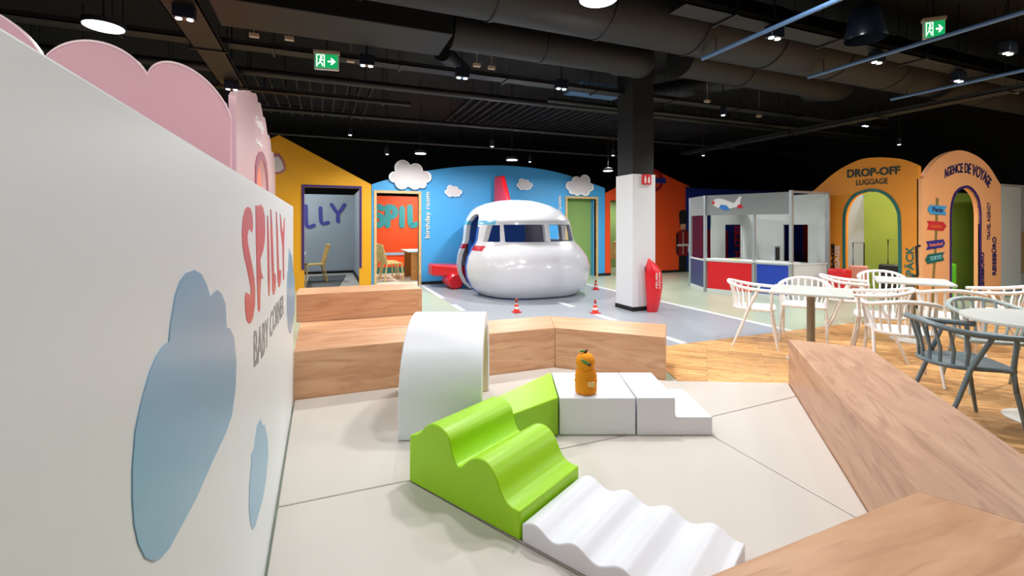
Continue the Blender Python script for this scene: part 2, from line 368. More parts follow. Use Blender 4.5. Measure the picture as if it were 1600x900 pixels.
# black baseboard
mb = MB(); mb.box(lb+.07, ra-.07, YB-.02, YB, FL, FL+.07); obj('baseboard', mb, M['black'], t)
mb = MB(); mb.box(rb+.07, 7.31, YB-.02, YB, FL, FL+.07); obj('baseboard', mb, M['black'], t)
# clouds on the blue board
CL = [(0,.42),(.03,.3),(.12,.27),(.16,.12),(.28,0),(.42,.05),(.5,.1),(.62,.03),(.76,.08),(.85,.12),(.9,.25),(1,.38),(.98,.52),(.86,.62),(.82,.78),(.7,.87),(.56,.82),(.48,.95),(.33,1),(.17,.9),(.12,.72),(.13,.6),(.03,.54)]
def puffs(x0, x1, z0, z1, lumps):
    """cloud outline as union of circles, sampled by angle"""
    cx, cz = (x0+x1)/2, (z0+z1)/2; out = []
    for i in range(120):
        a = i*2*PI/120; dx, dz = math.cos(a), math.sin(a); best = 0
        for (lx, lz, r) in lumps:
            ox, oz = (lx-.5)*(x1-x0), (lz-.5)*(z1-z0); rr = r*(x1-x0)
            b = dx*ox+dz*oz; disc = b*b-(ox*ox+oz*oz-rr*rr)
            if disc > 0: best = max(best, b+math.sqrt(disc))
        out.append((cx+dx*best, cz+dz*best))
    return out
LUMP = [(.13,.42,.13), (.32,.72,.19), (.62,.66,.17), (.86,.46,.14), (.3,.25,.16), (.6,.24,.15), (.78,.22,.1), (.5,.45,.25)]
def cloud(px, lab, flip=False, dd=.09):
    u0, v1, u1, v0 = px; a = ony(u0, v0, YB); b = ony(u1, v1, YB)
    lump = [(1-l[0], l[1], l[2]) for l in LUMP] if flip else LUMP
    pts = puffs(a.x, b.x, a.z, b.z, lump)
    t = thing('cloud_cutout', lab, 'cloud decoration', ((a.x+b.x)/2, YB-.05, a.z))
    mb = MB(); mb.prism(pts, facing_y(YB), .03, dd); obj('cloud_body', mb, M['cloudrim'], t)
    cx, cz = (a.x+b.x)/2, (a.z+b.z)/2
    mb = MB(); mb.prism([(cx+(p-cx)*.9, cz+(q-cz)*.88) for p, q in pts], facing_y(YB), dd, dd+.004); obj('cloud_face', mb, M['cloudwhite'], t)
    mb = MB(); mb.box(cx-.05, cx+.05, YB-.03, YB, cz-.05, cz+.05); obj('spacer', mb, M['cloudrim'], t)
cloud((607, 252, 673, 297), 'large white cloud cutout above the left birthday room doorway')
cloud((694, 290, 721, 308), 'small white cloud cutout left of the red tail fin', dd=.06)
cloud((806, 280, 831, 297), 'small white cloud cutout right of the red tail fin', dd=.06)
cloud((882, 274, 925, 306), 'big white cloud cutout above the green doorway', flip=True)
# red gable
def xs(u): return ony(u, 300, YB).x
rx0, rx1 = 7.33, 10.2
gx0, gx1, gt = xs(953.5), xs(966), ony(960, 313, YB).z
pkk = ony(1020, 264, YB)
t = board('red_facade', [(rx0, FL), (gx0, FL), (gx0, gt), (gx1, gt), (gx1, FL), (rx1, FL), (rx1, ony(1098, 293, YB).z), (ony(1079, 292, YB).x, ony(1079, 292, YB).z), (pkk.x, pkk.z), (rx0, ony(946, 302, YB).z)], fy, .08, M['redboard'],
          'red orange gabled board behind the white column')
mb = MB(); mb.box(gx1, rx1, YB-.02, YB, FL, FL+.07); mb.box(rx0, gx0, YB-.02, YB, FL, FL+.07); obj('baseboard', mb, M['black'], t)
# underground style round emblem mostly hidden by the column
q = ony(1022, 282, YB); R_ = .33
ring = MB(); oo = arc(q.x, q.z, R_, 0, 360, 36)[:-1]; ii = arc(q.x, q.z, R_*.68, 0, 360, 36)[:-1]
vv = [fy(a, b, .02) for a, b in oo]+[fy(a, b, .02) for a, b in ii]+[fy(a, b, 0) for a, b in oo]+[fy(a, b, 0) for a, b in ii]
ring.add(vv, [(i, (i+1) % 36, 36+(i+1) % 36, 36+i) for i in range(36)]+[(i, (i+1) % 36, 72+(i+1) % 36, 72+i) for i in range(36)]+[(36+i, 36+(i+1) % 36, 108+(i+1) % 36, 108+i) for i in range(36)])
tt = thing('round_sign', 'dark red ring sign with a navy bar, mostly hidden behind the column', 'sign', (q.x, YB, q.z-R_))
obj('ring', ring, M['darkred'], tt)
mb = MB(); mb.box(q.x-.42, q.x+.4, YB-.04, YB-.02, q.z-.075, q.z+.075); bb = obj('name_bar', mb, M['navy'], tt)
# guard figure print
gd = thing('guard_print', 'flat print of a royal guard in tall black bearskin hat on the red board', 'wall decal', (ony(1066, 428, YB).x, YB, FL+.03))
a = ony(1056.5, 428, YB); b = ony(1077, 328, YB); W_ = b.x-a.x; H_ = b.z-a.z
def gp(x, z): return (a.x+x*W_, a.z+z*H_)
def gpart(name, pts, m, d): mb = MB(); mb.prism([gp(*p) for p in pts], fy, 0, d); obj(name, mb, m, gd)
gpart('trousers', [(.2,.03),(.48,.03),(.5,.1),(.52,.03),(.8,.03),(.76,.3),(.2,.3)], M['black'], .004)
gpart('boots', [(.05,0),(.47,0),(.47,.05),(.2,.05)], M['black'], .006); gpart('boots', [(.53,0),(.95,0),(.8,.05),(.53,.05)], M['black'], .006)
gpart('tunic', [(.06,.6),(.2,.67),(.42,.69),(.6,.69),(.85,.67),(.98,.6),(.97,.44),(.84,.44),(.84,.28),(.12,.28),(.12,.44),(.03,.44)], M['guardred'], .008)
gpart('sleeve', [(.0,.62),(.13,.66),(.14,.4),(.12,.3),(.03,.3),(-.01,.42)], M['black'], .010); gpart('sleeve', [(.87,.66),(1.0,.62),(1.02,.42),(.9,.42)], M['guardred'], .010)
gpart('hand', [(.88,.42),(1.0,.42),(.97,.33),(.9,.33)], M['whiteprint'], .010)
gpart('belt', [(.06,.43),(.96,.43),(.96,.465),(.06,.465)], M['whiteprint'], .012); gpart('buttons', [(.49,.31),(.53,.31),(.53,.66),(.49,.66)], M['whiteprint'], .011)
gpart('face', [(.32,.72),(.42,.68),(.6,.68),(.7,.72),(.72,.79),(.3,.79)], M['skin'], .012); gpart('collar', [(.38,.665),(.62,.665),(.56,.69),(.44,.69)], M['black'], .014)
gpart('bearskin_hat', smoothclosed([(.26,.78),(.22,.9),(.26,.97),(.5,1.0),(.76,.97),(.8,.9),(.76,.78),(.72,.72),(.7,.77),(.5,.78),(.32,.77),(.28,.72)], 3), M['black'], .016)
# navy board with POLIZEI
nx0, nx1 = 10.2, 15.8
t = board('navy_facade', [(nx0, FL), (nx1, FL), (nx1, 2.52), (nx0, 2.52)], fy, .08, M['navy'], 'navy blue board behind the police booth with red vertical POLIZEI lettering')
for u0, u1, vt in ((1106, 1113, 359), (1132, 1137, 361), (1255, 1276, 330)):
    p = ony(u0, vt, YB); q = ony(u1, vt, YB)
    mb = MB(); mb.box(p.x, q.x, YB-.01, YB, FL, p.z); obj('stripe', mb, M['darkred'], t)
vtext('lettering', 'POLIZEI', PLB, 1147.5, 424, 353, 1157.5, M['redtext'], t, (0,-1,0), bold=.03)

# ---- rooms behind the boards
mb = MB(); mb.box(-3.2, .86, 14.6, 14.68, FL, 2.28); t = thing('room_wall', 'pale blue back wall of the left room with violet SPILLY lettering', 'wall', (-1.2, 14.6, FL)); obj('panel', mb, M['paleblue'], t)
fb = facing_y(14.6)
def letter(ch, x0, z0, w_, h_, n=10):
    A = lambda pts: [(x0+p*w_, z0+q*h_) for p, q in pts]
    def ar(cx, cy, rx, ry, a0, a1): return [(cx+rx*math.cos(math.radians(a0+(a1-a0)*i/n)), cy+ry*math.sin(math.radians(a0+(a1-a0)*i/n))) for i in range(n+1)]
    if ch == 'S': return [A(ar(.5,.76,.42,.24,35,270)+ar(.5,.26,.42,.26,90,-145)[1:])]
    if ch == 'P': return [A([(.15,0),(.15,.5),(.15,1)]), A([(.15,1)]+ar(.45,.74,.42,.26,90,-90)+[(.15,.48)])]
    if ch == 'I': return [A([(.5,0),(.5,.5),(.5,1)])]
    if ch == 'L': return [A([(.1,1),(.12,.5),(.16,.12),(.28,.0),(.5,-.02),(.9,.06)])]
    if ch == 'Y': return [A([(.0,1),(.25,.7),(.5,.45)]), A([(1,1),(.75,.7),(.5,.45),(.48,.2),(.5,0)])]
    return []
mb = MB()
def px_letter(ch, u0, vb, u1, vt, y0=14.6):
    a_ = ony(u0, vb, y0); b_ = ony(u1, vt, y0); return letter(ch, a_.x, a_.z, b_.x-a_.x, b_.z-a_.z)
sh = [('S', 330, 362, 360, 305), ('P', 372, 362, 400, 305), ('I', 412, 362, 424, 308), ('L', 440, 358, 466, 322), ('L', 476, 354, 492, 322), ('L', 499, 349, 514, 325), ('Y', 518, 346, 538, 320)]
ls = []
for s_ in sh: ls += px_letter(*s_)
strokes(mb, ls, .05, fb, 0, .02); obj('lettering', mb, M['blueletter'], t)
mb = MB(); mb.box(.86, .94, YB+.09, 14.6, FL, 2.28); t2 = struct('wall_room_left', mb, M['paleblue'])
mb = MB(); mb.box(-3.1, .85, 14.56, 14.598, FL, FL+.07); mb.box(.82, .858, YB+.12, 14.56, FL, FL+.07); struct('baseboard_left', mb, M['black'])
mb = MB(); mb.box(.95, 5.4, 14.0, 14.08, FL, 2.24); t = thing('room_wall', 'orange back wall of the birthday room with teal SPILLY lettering', 'wall', (3, 14.0, FL)); obj('panel', mb, M['orangewall'], t)
mb = MB(); ls = []
for s_ in [('S', 584, 352, 599, 323), ('P', 603, 352, 620, 324), ('I', 624, 352, 632, 326), ('L', 639, 352, 652, 324), ('L', 656, 352, 670, 324), ('Y', 674, 352, 690, 324)]: ls += px_letter(*s_, y0=14.0)
strokes(mb, ls, .085, facing_y(14.0), 0, .02); obj('lettering', mb, M['teal'], t)
mb = MB(); mb.box(.96, 5.3, 13.97, 13.998, .5, .58); obj('rail', mb, M['paleblue'], t)
mb = MB(); mb.box(.96, 5.3, 13.97, 13.998, FL, .15); obj('skirting', mb, M['grn_frame'], t)
mb = MB(); mb.box(5.4, 5.48, YB+.09, 14.1, FL, 2.24); struct('wall_room_right', mb, M['orangewall'])
mb = MB(); mb.box(6.0, 7.38, YB+.25, YB+.3, FL, 2.3); mb.box(7.3, 7.38, YB+.3, YB+2, FL, 2.3); mb.box(7.3, 9.2, YB+2, YB+2.08, FL, 2.3); struct('wall_room_green', mb, M['green'])
mb = MB(); mb.box(xs(930.5), xs(932), YB+.1, YB+.24, FL, 2.2); struct('wall_room_blue', mb, M['blue'])
mb = MB(); mb.box(-3.1, .85, YB+.02, 14.55, FL, FL+.003); struct('floor_room_left', mb, mat('light_grey_room_floor', '#c9cac4', .45))
mb = MB(); mb.box(1.0, 5.35, YB+.02, 13.96, FL, FL+.003); struct('floor_room_right', mb, mat('cream_room_floor', '#e6dfca', .45))
# rug in left room
mb = MB(); p = G(538, 428, FL); q_ = G(515, 445, FL)
mb.prism([(-.35, 11.3), (.35, 11.3), (.62, 13.9), (-.35, 13.9)], FZ, FL+.003, FL+.012); setp(obj('rug', mb, M['greyrug']), 'grey patterned rug on the floor of the pale blue room', 'rug')
# room furniture
def room_chair():
    t = thing('wooden_chair', 'x', 'chair')
    mb = MB(); mb.prism([(-.2,-.2),(.2,-.2),(.22,.22),(-.22,.22)], FZ, .43, .46); obj('seat', mb, M['beech'], t, bevel=.005, local=True)
    for x, y, bx, by in ((-.2,.2,-.22,.24), (.2,.2,.22,.24), (-.18,-.18,-.2,-.26), (.18,-.18,.2,-.26)):
        mb = MB(); mb.tube([(bx, by, 0), (x, y, .43)], .02, 8); obj('leg', mb, M['beech'], t, local=True)
    mb = MB()
    for x in (-.18, -.09, 0, .09, .18): mb.tube([(x, -.19, .46), (x*1.05, -.25, .7), (x*1.05, -.31, .9)], .017, 8, sx=1.6)
    mb.tube([(-.21, -.31, .9), (0, -.33, .92), (.21, -.31, .9)], .028, 8); obj('backrest', mb, M['beech'], t, local=True)
    return t
rc = room_chair()
def putroom(o, p, rz, lab, grp=None):
    o.location = (p.x, p.y, FL+.003); o.rotation_euler = (0, 0, rz); o['label'] = lab
putroom(rc, G(492, 441, FL), math.radians(100), 'pale wooden chair seen through the purple framed doorway')
r2 = copy_tree(rc); putroom(r2, Vector((1.62, 12.15, 0)), math.radians(-75), 'nearer pale wooden chair inside the birthday room by its table')
r3 = copy_tree(rc); putroom(r3, Vector((1.6, 12.75, 0)), math.radians(-75), 'farther pale wooden chair inside the birthday room by its table')
r4 = copy_tree(rc); putroom(r4, Vector((7.95, 11.8, 0)), math.radians(20), 'pale wooden chair in the doorway of the red board')
def room_table(x0, x1, y0, y1, lab, side=True):
    t = thing('party_table', lab, 'table', ((x0+x1)/2, (y0+y1)/2, FL))
    mb = MB(); mb.box(x0, x1, y0, y1, .69, .72); obj('tabletop', mb, M['mint'], t, bevel=.004)
    mb = MB(); mb.box(x0+.1, x1-.05, y0+.02, y0+.06, FL, .69); obj('side_panel', mb, M['oakboard'], t)
    mb = MB(); mb.box(x0+.1, x1-.05, y1-.06, y1-.02, FL, .69); obj('side_panel', mb, M['oakboard'], t)
room_table(2.0, 2.9, 11.95, 13.1, 'mint topped table with oak side panels inside the birthday room')
room_table(-1.3, -.38, 11.6, 12.8, 'mint topped table just inside the pale blue room')
# ================================================================== LEFT PARTITION
XL = -.218
px = facing_px(XL)
t = thing('partition_wall', 'long white partition in the foreground with blue clouds and SPILLY BABY CORNER print', 'partition', (XL-.02, 2, 0))
mb = MB(); mb.prism([(-.6, -.03), (4.1, -.03), (4.1, 1.545), (-.6, 1.545)], px, 0, -.045); obj('panel', mb, M['partition'], t, bevel=.003)
def lpts(raw, ox, oy, sc): return [(lambda q: (q.y, q.z))(onx(ox+x/sc, oy+y/sc, XL)) for x, y in raw]
big = [(185,183),(200,192),(212,215),(222,246),(230,236),(238,230),(248,238),(257,262),(260,318),(268,320),(277,340),(283,400),(281,460),(272,525),(258,565),(225,635),(190,715),(150,790),(125,835),(105,858),(88,866),(68,858),(52,825),(42,780),(38,720),(38,650),(45,560),(55,510),(65,470),(80,420),(95,385),(110,362),(124,352),(128,310),(140,240),(150,210),(165,190)]
sm = [(340,533),(345,548),(349,545),(353,560),(357,580),(358,620),(352,680),(345,720),(335,755),(327,785),(321,792),(316,775),(313,740),(314,690),(318,640),(319,615),(325,600),(329,570),(333,545)]
th_ = [(408,130),(411,145),(414,150),(416,175),(420,205),(421,240),(420,280),(416,310),(412,330),(408,332),(405,320),(402,280),(402,240),(403,190),(405,180),(406,150)]
for raw, ds in ((big, 'cloud_print'), (sm, 'cloud_print'), (th_, 'cloud_print')):
    mb = MB(); mb.prism(lpts(raw, 180, 300, 1.5), px, 0, .0015); obj(ds, mb, M['cloudblue'], t)
# SPILLY on the partition: px boxes (left, bottom, right, top)
mb = MB(); ls = []
def lx(ch, u0, vb, u1, vt):
    a_ = onx(u0, vb, XL); b_ = onx(u1, vt, XL); return letter(ch, a_.y, a_.z, b_.y-a_.y, b_.z-a_.z)
def lbox(ch, u0, vb0, vt0, u1, vb1, vt1):
    """letter box with its own bottom and top at each side"""
    A_, B_, C_, D_ = onx(u0, vb0, XL), onx(u1, vb1, XL), onx(u0, vt0, XL), onx(u1, vt1, XL)
    out = []
    for ln in letter(ch, 0, 0, 1, 1):
        out.append([((A_.y*(1-a)+B_.y*a), (A_.z*(1-a)+B_.z*a)*(1-b)+(C_.z*(1-a)+D_.z*a)*b) for a, b in ln])
    return out
def S_letter(): pass
scl = 295/95.0
def RX(x, y): return onx(370+x/3.105, 310+y/3.105, XL)
redshape = {
 'S': [(52,40),(64,48),(72,70),(77,110),(76,150),(72,165),(64,150),(56,150),(50,180),(52,220),(62,270),(74,330),(84,390),(88,450),(86,520),(78,575),(66,605),(56,608),(46,590),(40,540),(38,480),(44,455),(52,462),(60,470),(66,462),(67,440),(60,400),(48,340),(34,280),(26,220),(24,160),(28,100),(38,55)],
 'P': [(90,38),(94,32),(100,42),(106,34),(116,30),(126,45),(134,85),(137,150),(134,210),(126,255),(116,285),(112,300),(118,360),(127,385),(116,392),(113,470),(112,530),(108,552),(102,540),(99,470),(96,380),(94,280),(92,200),(91,120)],
 'I': [(146,84),(150,84),(154,150),(158,300),(160,440),(157,475),(153,470),(150,400),(148,250)],
 'L': [(162,55),(166,52),(170,100),(176,250),(180,360),(188,372),(188,430),(182,465),(176,468),(171,440),(167,300),(163,150)],
 'L2': [(189,65),(193,65),(198,150),(202,280),(205,350),(214,345),(213,400),(207,430),(202,432),(197,400),(193,250),(190,130)],
 'Y': [(208,75),(212,78),(221,160),(224,165),(228,95),(232,95),(229,220),(228,300),(229,385),(227,397),(224,392),(222,300),(220,230),(212,160)]}
t_l = MB()
for k_, pts in redshape.items():
    pp = [(lambda q: (q.y, q.z))(RX(*p)) for p in pts]; t_l.prism(pp, px, 0, .0015)
obj('lettering', t_l, M['redprint'], t)
def babywarp(a, b):
    xx = 80+(226-80)*(a**1.0); 
    # foreshortening: interpolate in the wall's own distance
    y_a = RX(82, 700).y; y_b = RX(226, 500).y; y = y_a+(y_b-y_a)*a
    # baseline and top in pixels along the way
    ub = [(82, 822, 645), (110, 795, 620), (130, 760, 600), (155, 700, 575), (180, 640, 520), (205, 600, 490), (226, 560, 462)]
    r_ = None
    # find pixel column for y
    for (x0, b0, t0), (x1, b1, t1) in zip(ub, ub[1:]):
        y0, y1 = RX(x0, 600).y, RX(x1, 600).y
        if y <= y1+1e-6 or (x1 == 226):
            k = (y-y0)/(y1-y0); k = max(0, min(1, k)); X_ = x0+(x1-x0)*k
            zb = RX(x0, b0).z*(1-k)+RX(x1, b1).z*k; zt = RX(x0, t0).z*(1-k)+RX(x1, t1).z*k
            return Vector((XL, y, zb+(zt-zb)*b))
text('lettering', 'BABY CORNER', (0,0,0), (0,1,0), (0,0,1), (1,0,0), M['greyprint'], t, bold=.012, d=.0015, warp=babywarp)
# ================================================================== PINK SCALLOPED BOARDS
yp = 3.9
# outline: three scallops plus more to the left
xsA = [ony(0, 38, yp), ony(68, 92, yp), ony(230, 116, yp), ony(368, 165, yp)]
def scallop(p, q, h, n=20):
    out = []
    for i in range(n+1):
        k = i/n; w2 = abs(q[0]-p[0])/2; r = (w2*w2+h*h)/(2*h); am = math.asin(min(1, w2/r)); am = am if h <= w2 else PI-am
        a = -am+2*am*k; bx = .5+math.sin(a)*r/(2*w2); by = math.cos(a)*r-(r-h)
        out.append((p[0]+(q[0]-p[0])*bx, p[1]+(q[1]-p[1])*bx+by))
    return out
v1, v2, v3 = (xsA[1].x, xsA[1].z), (xsA[2].x, xsA[2].z), (-.62, ony(368, 185, yp).z)
v0 = (v1[0]-.95, v1[1]-.02); vm = (v0[0]-1.1, v0[1]-.1)
pk1 = ony(135, 62, yp).z; pk2 = ony(290, 106, yp).z
cr = scallop(vm, v0, .3)+scallop(v0, v1, .33)[1:]+scallop(v1, v2, pk1-(v1[1]*.55+v2[1]*.45))[1:]+scallop(v2, v3, pk2-(v2[1]+v3[1])/2+.0)[1:]
t = thing('scalloped_facade', 'large pink board with a scalloped cloud top edge behind the white partition', 'facade', (-1.8, yp, FL))
outl = [(vm[0], FL)]+cr+[(-.62, FL)]
mb = MB(); mb.prism(outl, facing_y(yp), 0, -.045); obj('board', mb, M['pink'], t)
# crest edge strip, rim light painted as a paler pink
ed = MB(); n_ = len(cr)
A_ = [(a, yp-.003, b) for a, b in cr]; B_ = [(a, yp-.003, b-.012) for a, b in cr]; T1 = [(a, yp-.003, b+.004) for a, b in cr]; T2 = [(a, yp+.05, b+.004) for a, b in cr]
ed.strips(T1, T2); ed.strips(T1, B_); ed.strips(T2, [(a, yp+.05, b-.012) for a, b in cr]); obj('rim_lit_edge', ed, M['pinkedge'], t)
# pale pink arch, seen edge-on along the side
XP = -.6
o_px = [(369.5, 300), (369.5, 200), (369, 150), (372, 144), (381, 144), (383, 142), (391, 142), (393, 145), (400, 146), (402, 152), (403, 160), (407, 161), (409, 170), (411, 182), (414, 184), (416, 195), (418, 210), (421, 212), (423, 222), (424, 236), (427, 238), (429, 250), (430, 275), (430.5, 330)]
pp = ptsx(o_px, XP)
ya, yb_ = pp[0][0], pp[-1][0]
dpx = ptsx([(400, 300), (400, 275), (402, 260), (405, 252), (408, 250), (411, 254), (414, 265), (416, 285), (416.5, 310)], XP)
t = thing('scalloped_archway', 'tall pale pink archway board with stepped scalloped outline and coral doorway', 'archway', (XP, (ya+yb_)/2, FL))
body = [(ya, FL)]+pp+[(yb_, FL), (dpx[-1][0], FL)]+dpx[::-1]+[(dpx[0][0], FL)]
mb = MB(); mb.prism(body, facing_px(XP), 0, -.05); obj('board', mb, M['palepink'], t)
mb = MB(); cy_ = sum(p[0] for p in dpx)/len(dpx)
inn = [(dpx[0][0], FL)]+dpx+[(dpx[-1][0], FL)]; outn = [(cy_+(a-cy_)*1.22, b+(.09 if b > .5 else 0)) for a, b in inn]
mb.prism(inn+outn[::-1], facing_px(XP), .0, .012); obj('door_trim', mb, M['mauve'], t)
def archtext(body, u0, vb0, vt0, u1, vb1, vt1):
    A0, A1, B0_, B1 = onx(u0, vb0, XP), onx(u1, vb1, XP), onx(u0, vt0, XP), onx(u1, vt1, XP)
    def wp_(a, b): lo = A0*(1-a)+A1*a; hi = B0_*(1-a)+B1*a; return lo*(1-b)+hi*b
    text('lettering', body, (0,0,0), (0,1,0), (0,0,1), (1,0,0), M['cloudrim'], t, .02, .01, warp=wp_)
archtext('Spilly', 399, 196, 180, 411, 212, 196)
archtext('baby', 400, 226, 216, 409, 234, 224)
mb = MB(); mb.box(-2.4, -.66, 7.0, 7.08, FL, 2.3); struct('wall_coral', mb, M['coral'])
mb = MB(); mb.box(-.72, -.66, 3.96, 4.02, FL, 2.3); setp(obj('corner_post', mb, M['lavender']), 'narrow lavender post between the pink scalloped boards', 'post')
# ================================================================== PLAY CORNER BENCHES
def quadprism(pts, z0, z1): mb = MB(); mb.prism(pts, FZ, z0, z1); return mb
BH = .385
xL = XL+.006
t = setp(obj('bench', quadprism([(xL, 4.09), (2.117, 4.07), (2.34, 4.62), (xL, 4.68)], FL, BH), M['woodx'], bevel=.003), 'long oak laminate bench running from the white partition behind the tunnel', 'bench')
t = setp(obj('bench', quadprism([(2.12, 4.07), (2.86, 3.35), (3.24, 3.78), (2.343, 4.62)], FL, BH), M['woodn'], bevel=.003), 'angled oak laminate bench end behind the orange plush toy', 'bench')
mb = quadprism([(xL, 4.685), (1.06, 4.685), (1.06, 5.84), (xL, 5.84)], FL, BH)
setp(obj('platform', mb, M['woodx'], bevel=.003), 'wide oak platform filling the space behind the long bench', 'platform')
mb = quadprism([(xL-.04, 5.3), (1.05, 5.29), (1.05, 5.82), (xL-.04, 5.84)], BH+.001, .672)
setp(obj('seat_block', mb, M['woodx'], bevel=.003), 'oak step block standing on the platform in front of the yellow gable', 'seating')
A = Vector((3.82, 2.88)); Cc = Vector((2.10, 1.05)); D = Vector((XL+.01, 1.0))
wd = .56
d1 = (A-Cc).normalized(); n1 = Vector((d1.y, -d1.x)); d2 = (D-Cc).normalized(); n2 = Vector((-d2.y, d2.x))
h = (n1+n2).normalized(); O_ = Cc+h*(wd/h.dot(n1)); 
A2 = Vector((4.33, 2.62)); A2 = O_+(A2-O_).normalized()*(A2-O_).length
setp(obj('bench', quadprism([tuple(A), tuple(A+n1*wd+d1*(-.08)), tuple(O_), tuple(Cc)], FL, BH), M['woodp'], bevel=.003), 'oak laminate bench slanting towards the white chairs on the right', 'bench')
setp(obj('bench', quadprism([tuple(Cc+Vector((-.001, 0))), tuple(O_+Vector((-.001, 0))), (D.x, D.y-wd), tuple(D)], FL, BH), M['woodx'], bevel=.003), 'oak laminate bench across the bottom right foreground', 'bench')
# ---- floor mats
Gp = lambda u, v: (lambda q: Vector((q.x, q.y)))(G(u, v))
sP1 = Gp(430, 793); sP2 = Gp(640, 750); sR = Gp(1240, 620); sQ = Vector(c2w(1.25, 3.29)); s2b = Gp(1334, 806); s3a = Gp(815, 848); s3b = Gp(910, 900)
def ext(p, q, k): return p+(q-p)*k
xm = XL+.008
def atx(p, q, x): k = (x-p.x)/(q.x-p.x); return p+(q-p)*k
wl = atx(sP2, sP1, xm)
Lb = (Vector((3.82, 2.88)), Vector((2.10, 1.05)))
def hit(p, q):
    d = q-p; e = Lb[1]-Lb[0]; k = ((Lb[0].x-p.x)*e.y-(Lb[0].y-p.y)*e.x)/(d.x*e.y-d.y*e.x); return p+d*k
s2e = hit(sQ, s2b); sR = hit(sQ, sR)
s3e = s3a+(s3b-s3a)*((1.05-s3a.y)/(s3b.y-s3a.y))
EdgeA, EdgeB = Vector((2.9, 3.33)), Vector((3.8, 2.85))
lastR = EdgeB+(Vector((3.80, 2.84))-EdgeB)
def shrink(pts, g=.004):
    c = sum((Vector(p) for p in pts), Vector((0, 0)))/len(pts); out = []
    n = len(pts)
    # proper inset
    area = sum(pts[i][0]*pts[(i+1) % n][1]-pts[(i+1) % n][0]*pts[i][1] for i in range(n)); sg = 1 if area > 0 else -1
    for i in range(n):
        p0, p1, p2 = Vector(pts[i-1]), Vector(pts[i]), Vector(pts[(i+1) % n])
        e1 = (p1-p0).normalized(); e2 = (p2-p1).normalized(); m1 = Vector((-e1.y, e1.x))*sg; m2 = Vector((-e2.y, e2.x))*sg
        hh = (m1+m2).normalized(); out.append(tuple(p1+hh*(g/max(.3, hh.dot(m1)))))
    return out
mats_ = [
 ([wl, sP2, sQ, Vector((3.78, 2.87)) if False else sR, Vector((3.815, 2.88)), EdgeA+Vector((-.03, -.0)), Vector((2.1, 4.065)), Vector((xm, 4.085))], 'beige floor mat along the back bench under the tunnel and white blocks'),
 ([sQ, s2e, sR], 'narrow beige floor mat beside the slanting right bench'),
 ([sP2, s3a, s3b, s3e, Vector((2.098, 1.05)), s2e, sQ], 'beige floor mat in the middle under the white wave ramp'),
 ([wl, Vector((xm, 1.02)), s3e, s3b, s3a, sP2], 'beige floor mat in the front left corner beside the white partition')]
for pts, lab in mats_:
    mb = MB(); mb.prism(shrink(pts), FZ, FL+.0, 0); setp(obj('floor_mat', mb, M['mat'], bevel=.006, bseg=3), lab, 'mat')
# ================================================================== SOFT PLAY PIECES
def cam2(X, Y): return Vector(c2w(X, Y))
def cprism(pts, z0, z1): mb = MB(); mb.prism([c2w(*p) for p in pts], FZ, z0, z1); return mb
foam = dict(bevel=.008, bseg=3)
# white block and step
setp(obj('foam_block', cprism([(.315, 3.08), (.822, 3.08), (.828, 3.61), (.309, 3.61)], .002, .25), M['whitefoam'], **foam), 'white square foam block with the orange plush toy on it', 'soft play block')
prof = [(.832, .002), (1.33, .002), (1.33, .122), (1.088, .122), (1.083, .127), (1.083, .25), (.832, .25)]
mb = MB(); mb.prism(prof, lambda a, b, d: (*c2w(a, 3.08+d), b), 0, .53)
setp(obj('foam_steps', mb, M['whitefoam'], **foam), 'white two step foam stair at the right end of the soft play course', 'soft play steps')
# green ramp
a_ = Vector((-.56, 2.53)); b_ = Vector((.034, 2.05)); cdir = Vector((.316, .39)).normalized()
def ramp(name, prof, wid, m, lab, o, du, cat):
    mb = MB(); mb.prism(prof, lambda s_, z, d: (*c2w(o.x+du.x*s_+cdir.x*d, o.y+du.y*s_+cdir.y*d), z), 0, wid)
    return setp(obj(name, mb, m, smooth=45, bevel=.006, bseg=2), lab, cat)
L_ = (b_-a_).length; du = (b_-a_)/L_
pp_ = [(640, 680), (650, 679), (657, 675), (663, 668), (668, 664), (674, 662.5), (681, 664), (688, 668), (696, 676), (702, 687), (705, 704), (709, 718), (713, 727), (719, 730), (725, 725), (733, 719), (739, 716.5), (746, 716), (756, 720), (765, 729), (772, 741), (777, 754), (782, 769), (789, 783), (799, 793), (812, 800)]
top_ = []
for u, v in pp_:
    r = (u-800)/F; s_ = (r*a_.y-a_.x)/(du.x-r*du.y); Y_ = a_.y+du.y*s_; top_.append((min(max(s_, 0), L_), CAMH+(HZ-v)/F*Y_))
ramp('foam_wave_ramp', [(0, .003)]+dens(top_, 3)+[(L_, .003)], .505, M['limefoam'], 'lime green foam ramp with two big rounded waves', a_, du, 'soft play ramp')
# green corner wedge
dd_ = a_+cdir*.515
pg = [(dd_.x+.015, dd_.y+.0), (.300, 3.61), (.306, 3.08), (-.04, 2.765)]
setp(obj('foam_corner_wedge', cprism(pg, .003, .255), M['limefoam'], **foam), 'lime green corner wedge between the wave ramp and white block', 'soft play block')
# white wave
b2 = b_+du*.012; L2 = .79
pr = [(0, .003)]+[(L2*i/80, .088+.018*math.cos(2*PI*((i/80)-.08)/.255)) for i in range(81)]+[(L2, .003)]
ramp('foam_wave_ramp', pr, .5, M['whitefoam'], 'low white foam wave mat at the foot of the green ramp', b2, du, 'soft play ramp')
